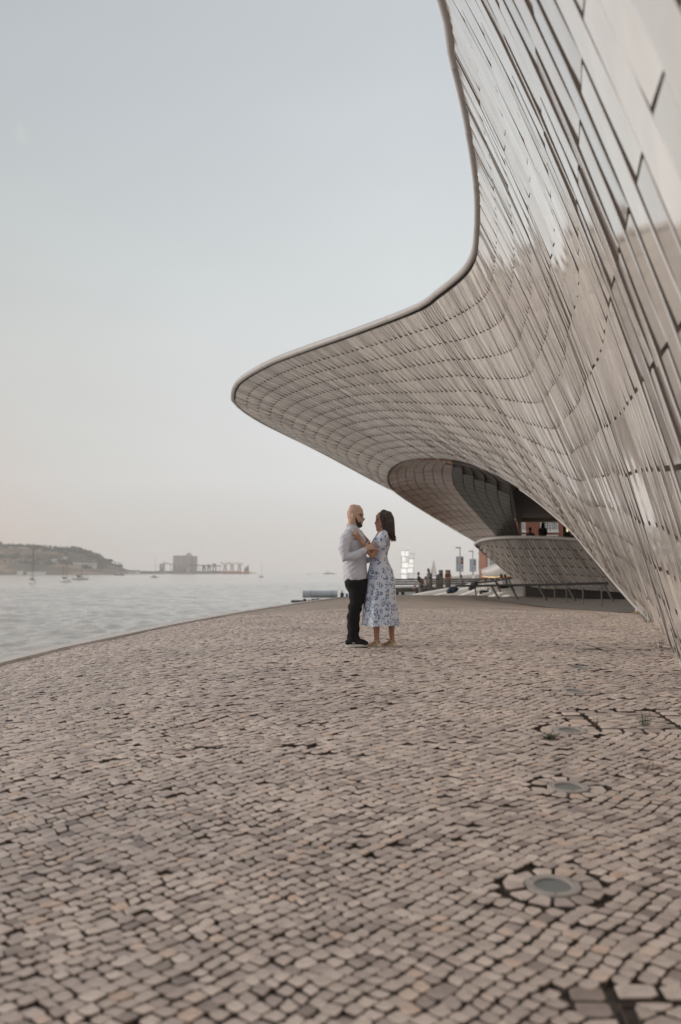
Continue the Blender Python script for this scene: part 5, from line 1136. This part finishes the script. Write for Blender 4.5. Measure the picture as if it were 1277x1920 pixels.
# cargo ship
def hull_mesh(L, Wd, H, bow=.18, sheer=.0, n=14, stern=.7):
    bm = B(); rr_ = []
    for k in range(n+1):
        f = k/n; x = (f-.5)*L; w_ = Wd/2*(min(1, ((1-f)/bow))**.6 if f > 1-bow else (stern+(1-stern)*min(1, f/.2)))*1.0; z1 = H*(1+sheer*(2*f-1)**2); w_ = max(w_, .01*Wd)
        rr_.append([bm.verts.new(q) for q in ((x-.04*L*(1-f if f < .1 else 0),-w_,z1),(x*.97,-w_*.8,H*.25),(x*.95,0,-H*.3),(x*.97,w_*.8,H*.25),(x,w_,z1))])
    for r0, r1 in zip(rr_[:-1], rr_[1:]):
        for i in range(5): bm.faces.new((r0[i], r0[(i+1) % 5], r1[(i+1) % 5], r1[i]))
    bm.faces.new(rr_[0][::-1]); bm.faces.new(rr_[-1]); bmesh.ops.recalc_face_normals(bm, faces=bm.faces); return bm
c = W(443,1073.5,SD-80); sh_ = empty('cargo_ship', (c.x, c.y, WZ), label='long cargo ship with an orange-red hull moored beside the cranes', cat='ship')
obj('hull', hull_mesh(70, 14, 5.2, .1, .05), mat('red_lead_hull', (.50,.15,.08), .7), sh_); bx('superstructure', (26,0,10), (11,11,9), M_gant, sh_); bx('bridge', (27,0,16), (6,9,4), M_gant, sh_); bx('funnel', (30,0,20), (3,3,5), M_gant, sh_); bx('hatch', (-8,0,6), (36,9,1.6), M_gant, sh_)
# sailing boats at anchor
M_hullw = mat('white_gelcoat', (.66,.65,.62), .35, spec=.6); M_mast = mat('varnished_mast', (.16,.10,.075), .5); M_canvas = mat('dark_canvas', (.05,.05,.055), .8); M_boom = mat('tan_sailcover', (.30,.22,.15), .8)
def yacht(px, wl, top, L, yaw, label, mast_lean=0, mizzen=None, ketch=None, group='boats at anchor on the river', cabin=True, sail=False, r=.075):
    d = (CAMZ-WZ)*F/(wl-1073.0); p = W(px, wl, d); H = (wl-top)/F*d; e = empty('sailing_boat', (p.x, d, WZ), R(yaw), label, 'sailing boat', group)
    obj('hull', hull_mesh(L, L*.30, L*.115, .45, .12), M_hullw, e, smooth=False)
    if cabin: bm = B(); box(bm, (.02*L,0,L*.15), (L*.40,L*.17,L*.07)); box(bm, (-.18*L,0,L*.17), (L*.06,L*.2,L*.10)); bmesh.ops.bevel(bm, geom=bm.edges[:], offset=.05, segments=1, affect='EDGES'); obj('cabin', bm, M_hullw, e); bx('spray_hood', (-.13*L,0,L*.20), (L*.10,L*.19,L*.05), M_canvas, e); bx('cabin_window', (.03*L,-L*.087,L*.155), (L*.28,.02,L*.025), M_win, e)
    bm = B(); bar(bm, (.08*L,0,.1*L), (.08*L+mast_lean,0,H), r, 6, r*.6); obj('mast', bm, M_mast, e)
    bm = B(); bar(bm, (.06*L,0,L*.24), (-.30*L,0,L*.24), r*.7, 6); bar(bm, (.04*L,0,L*.255), (-.28*L,0,L*.255), r*1.6, 6); obj('boom', bm, M_boom, e)
    bm = B()
    for q in ((.46*L,0,L*.14),(-.46*L,0,L*.14),(.05*L,L*.13,L*.12),(.05*L,-L*.13,L*.12)): bar(bm, q, (.08*L+mast_lean*.97,0,H*.97), .014, 4)
    obj('rigging', bm, M_canvas, e)
    if ketch: bm = B(); bar(bm, (-.30*L,0,.1*L), (-.30*L+ketch[1],0,H*ketch[0]), r*.8, 6, r*.5); obj('mizzen_mast', bm, M_mast, e)
    if sail:
        bm = B()
        for tri in (((.02*L,0,L*.22),(.07*L,.3,H*.98),(-.42*L,.5,L*.24)), ((.12*L,0,L*.2),(.10*L,.2,H*.9),(.46*L,.3,L*.15))):
            n_ = 8; vs_ = [[None]*(n_+1) for _ in range(n_+1)]
            A_, B_, C_ = (Vector(q) for q in tri)
            for i in range(n_+1):
                for j in range(n_+1-i): u, v = i/n_, j/n_; q = A_+(B_-A_)*u+(C_-A_)*v; q.y += .6*math.sin(math.pi*min(1, u+v))*(1-u); vs_[i][j] = bm.verts.new(q)
            for i in range(n_):
                for j in range(n_-i):
                    bm.faces.new((vs_[i][j], vs_[i+1][j], vs_[i][j+1]))
                    if j < n_-i-1: bm.faces.new((vs_[i+1][j], vs_[i+1][j+1], vs_[i][j+1]))
        obj('sails', bm, mat('cream_sailcloth', (.62,.53,.47), .8), e, smooth=True)
    return e
yacht(61,1094.4,1025.5,7.5,-62,'leftmost anchored sailing boat, seen end-on with a single tall mast', r=.11)
yacht(123,1091.5,1031,7.4,-40,'second anchored sailing boat from the left with tan canvas and two masts', mast_lean=.1, ketch=(.92,1.6), r=.11)
yacht(151,1087.3,1039,9.2,-12,'white motor sailer with a dark cockpit cover right of the two-masted boat', r=.10)
yacht(290,1083.2,1046.5,6.2,8,'small anchored sailing boat in front of the silos', r=.09)
yacht(490,1082.4,1055,4.2,20,'tiny anchored sailing boat right of the red ship', r=.08)
yacht(813,1079.5,1047.5,9.5,25,'sailing boat under full cream sails far beyond the pier', sail=True, group=None, cabin=False, r=.09)
for px, wl, L, lb in ((224,1078.6,14,'low grey motor boat off the headland'), (581,1076.6,10,'tiny distant boat on the horizon left of the man'), (617,1076.2,28,'long low distant boat close to the man'), (474,1075.2,26,'low dark vessel near the horizon right of the red ship')):
    d = (CAMZ-WZ)*F/(wl-1073.0); p = W(px, wl, d); e = empty('motor_boat', (p.x, d, WZ), R(6), lb, 'motor boat', 'distant motor boats'); obj('hull', hull_mesh(L, L*.22, L*.07, .3, .1), M_gant if L > 12 else M_far_w, e); bx('wheelhouse', (-.1*L,0,L*.13), (L*.22,L*.12,L*.12), M_far_w, e); bm = B(); bar(bm, (-.1*L,0,L*.18), (-.1*L,0,L*.32), L*.008, 5); obj('mast', bm, M_gant, e)
# pontoon with the grey cylinder
PD = 128.0; c = W(600, 1127.5, PD); po = empty('pontoon', (c.x, PD, WZ), label='dark low pontoon with a long boom floating beyond the quay edge', cat='pontoon'); k_p = PD/F
bx('deck', (2.2*1,0,.42), (6.6,2.6,.34), M_wooddk, po); bx('boom_arm', (-2.7,-.2,.30), (2.0,.35,.30), M_dark, po); bx('fender', (2.2,-1.35,.28), (6.6,.12,.2), mat('dark_rubber', (.02,.03,.028), .8), po)
bm = B(); sweep(bm, [(-2.85+.25,0,0),(-2.5,0,0),(1.4,0,0),(1.9,0,0)], [.36,.46,.46,.46], ref=(0,0,1), seg=20, cap=False); tk = obj('floating_tank', bm, mat('weathered_grey_plastic', (.40,.42,.44), .55, .2, 3, .1, .8), label='long light grey cylindrical tank lying on the pontoon', cat='tank', smooth=False)
tk.location = (c.x+.35, PD, W(600,1114,PD).z)
for x in (-2.45,-1.5,1.2): bm = B(); sweep(bm, [(x-.03,0,0),(x+.03,0,0)], [.475,.475], ref=(0,0,1), seg=20, cap=False); obj('band', bm, mat('rusty_band', (.24,.19,.14), .8), tk)
bm = B(); bar(bm, (0,0,0), (0,0,.7), .22, 10, .16); o = obj('drum', bm, mat('blue_plastic', (.05,.14,.22), .5), label='blue plastic drum standing on the pontoon right of the seated man', cat='drum'); o.location = (W(650.5,1118,PD).x, PD, WZ+.6)
pp = W(642,1106.5,PD); figure(pp-Vector((0,0,.86)), R(250), 'sit', F_bk, F_bk, HB, 'man in black sitting on the pontoon at the end of the grey tank')
# white box sculpture
M_lbox = mat('translucent_white_box', (.82,.83,.80), .35, emit=(1,1,.96), estr=.5); M_fr = mat('cream_frame', (.55,.50,.42), .6)
SC = 112.0; so = empty('box_sculpture', W(765,1088,SC), label='tall stack of glowing white boxes in a thin frame behind the woman', cat='sculpture'); q0 = so.location
def sb(px0, px1, py0, py1, nm='light_box', m=M_lbox, dep=.55): a = W(px0, py1, SC)-q0; c_ = W(px1, py0, SC)-q0; bx(nm, ((a.x+c_.x)/2, 0, (a.z+c_.z)/2), (c_.x-a.x, dep, c_.z-a.z), m, so)
for q in ((752.8,758.6,1033,1042.6),(761,766.2,1033,1042.6),(755,760,1044,1053.6),(754.6,759.4,1055.2,1064.4),(759.8,765.6,1055.2,1064.4),(752.4,757,1066.2,1075),(757.8,762.4,1066.2,1075),(753,761.5,1077.4,1086),(767.4,774.8,1048.6,1056),(767,775,1057.6,1063.6),(764.8,773.8,1065,1073.6)): sb(*q)
for q in ((752.2,766.6,1032,1032.7),(752.2,766.6,1043,1043.6),(754,766.6,1054,1054.7),(752.2,766.6,1065,1065.7),(752.2,766.6,1076,1076.7),(766.8,777.6,1038,1038.6),(766.8,777.6,1047.4,1048),(766.8,776,1056.3,1057),(765,776,1064,1064.6),(765,775,1074.4,1075),(765,776,1084,1086)): sb(*q, 'shelf', M_fr, .62)
for q in ((760.2,760.6,1043.6,1054),(766.6,767,1033,1087),(775.6,776,1038,1087),(751.6,752,1033,1088),(763.4,763.8,1066,1088)): sb(*q, 'upright', M_fr, .1)
# street lamps with banners
M_pole = mat('galvanised_pole', (.30,.29,.28), .5, metal=.3); M_ban = mat('pale_banner', (.55,.58,.62), .8); M_navy = mat('navy_print', (.03,.10,.16), .8)
for i, (px, top, ft, b0, b1, bt, bb, d, col) in enumerate(((863,1026.5,1086,855,869,1043.5,1071.5,148,(.35,.12,.10)), (887,1033,1090,880.5,893,1048.2,1072,172,(.62,.22,.07)), (903,1037.5,1078,897,908.5,1050.8,1070,196,(.28,.10,.09)))):
    nm = ['nearest and tallest street lamp beyond the pier, carrying a pair of banners', 'middle street lamp of the row beyond the steps', 'farthest street lamp of the row, close to the tiled wall'][i]
    base = W(px, ft, d); base.z = -.25; e = empty('street_lamp', base, label=nm, cat='street lamp', group='street lamps along the far quay'); tp = W(px, top, d).z-base.z; r_ = .085
    bm = B(); bar(bm, (0,0,0), (0,0,tp), r_*1.2, 8, r_*.8); obj('pole', bm, M_pole, e, smooth=True)
    bm = B(); box(bm, (-.30,0,tp-.02), (.85,.28,.13)); bmesh.ops.bevel(bm, geom=bm.edges[:], offset=.04, segments=1, affect='EDGES'); obj('lamp_head', bm, M_pole, e); bx('lens', (-.34,0,tp-.10), (.55,.20,.03), M_lens, e)
    bm = B(); zt = W(px, bt, d).z-base.z; zb = W(px, bb, d).z-base.z
    for z_ in (zt, zb): bar(bm, (-.62,0,z_), (.55,0,z_), .025, 5)
    obj('banner_arm', bm, M_pole, e)
    for side in (0, 1):
        x0, x1 = (W(b0, bt, d).x-base.x, -.10) if side == 0 else (.10, W(b1, bt, d).x-base.x)
        lb = [['white banner with dark vertical lettering on the nearest lamp', 'white banner with a dark red and black portrait picture on the nearest lamp'], ['white banner with teal vertical lettering on the middle lamp', 'banner with an orange and blue picture on the middle lamp'], ['white banner with dark lettering on the farthest lamp', 'banner with a dark picture on the farthest lamp']][i][side]
        bn = bx('banner', (0,0,0), (x1-x0,.03,zt-zb-.06), M_ban, label=lb, cat='banner', group='banners on the street lamps'); bn.location = (base.x+(x0+x1)/2, d-.02, base.z+(zt+zb)/2)
        hw, hh = (x1-x0), (zt-zb)
        if side == 0:
            cu = bpy.data.curves.new('lettering', 'FONT'); cu.body = 'boom x oi' if i == 0 else 'boca x oi'; cu.align_x = 'CENTER'; cu.align_y = 'CENTER'; cu.size = hw*.95; cu.extrude = .003
            t = bpy.data.objects.new('lettering', cu); C.objects.link(t); t.parent = bn; t.location = (-.02,-.022,0); t.rotation_euler = (R(90), R(90), 0); cu.materials.append(M_navy if i != 1 else mat('teal_print', (.04,.22,.30), .8))
            bpy.context.view_layer.update(); dx = t.dimensions.x; t.scale = (min(1.6, hh*.86/max(dx, .01)), 1, 1)
            bpy.context.view_layer.update(); mt = bpy.data.meshes.new_from_object(t.evaluated_get(bpy.context.evaluated_depsgraph_get())); sc3 = t.scale.copy(); bpy.data.objects.remove(t)
            t = obj('lettering', mt, None, bn); t.location = (-.02,-.022,0); t.rotation_euler = (R(90), R(90), 0); t.scale = sc3
        else:
            bx('picture', (0,-.018,hh*.22), (hw*.86,.006,hh*.46), mat('portrait_print', (.03,.03,.035), .8) if i != 1 else mat('blue_print', (.05,.28,.42), .8), bn)
            bm = B(); ball(bm, (.02,-.024,hh*.19), (hw*.26,.004,hh*.15)); bar(bm, (-hw*.1,-.024,hh*.05), (-hw*.25,-.024,hh*.25), .06, 6); obj('figure_print', bm, mat('warm_print', col, .8), bn)
            bx('caption', (0,-.018,-hh*.20), (hw*.8,.006,hh*.05), M_navy, bn)
# far quay railing, moored white boats behind the lamps
rl = empty('quay_railing', (W(870,1082,120).x, 120, -.25), label='thin white railing along the far quay below the banners', cat='railing')
for z_ in (.5,.95,1.35): bm = B(); bar(bm, (-1.5,0,z_), (5.5,6,z_), .035, 5); obj('rail', bm, M_white, rl)
for k in range(8): bm = B(); bar(bm, (-1.5+k,k*.857,-.0), (-1.5+k,k*.857,1.37), .03, 5); obj('post', bm, M_white, rl)
c = W(893, 1083, 150); e = empty('motor_boat', (c.x+.4, 150, -.2), R(10), 'white motor boat with a blue stripe laid up behind the lamps', 'motor boat'); obj('hull', hull_mesh(3.6, 1.5, .8, .4, .1), M_hullw, e); bx('cabin', (-.2,0,1.1), (1.3,1.0,.6), M_hullw, e); bx('stripe', (-.1,-.72,.6), (2.4,.02,.12), F_bl, e)
# ------------------------------------------------------------ haze
bm = B(); box(bm, (0, 3050, 43), (13000, 6800, 96)); hz = bpy.data.materials.new('haze'); hz.use_nodes = True; nt = hz.node_tree; nt.nodes.clear(); o_ = N(nt, 'ShaderNodeOutputMaterial'); v_ = N(nt, 'ShaderNodeVolumePrincipled'); v_.inputs['Color'].default_value = (.995,.975,.96,1); v_.inputs['Density'].default_value = .00019; v_.inputs['Anisotropy'].default_value = 0; nt.links.new(v_.outputs[0], o_.inputs['Volume'])
obj('haze', bm, hz, kind='stuff')
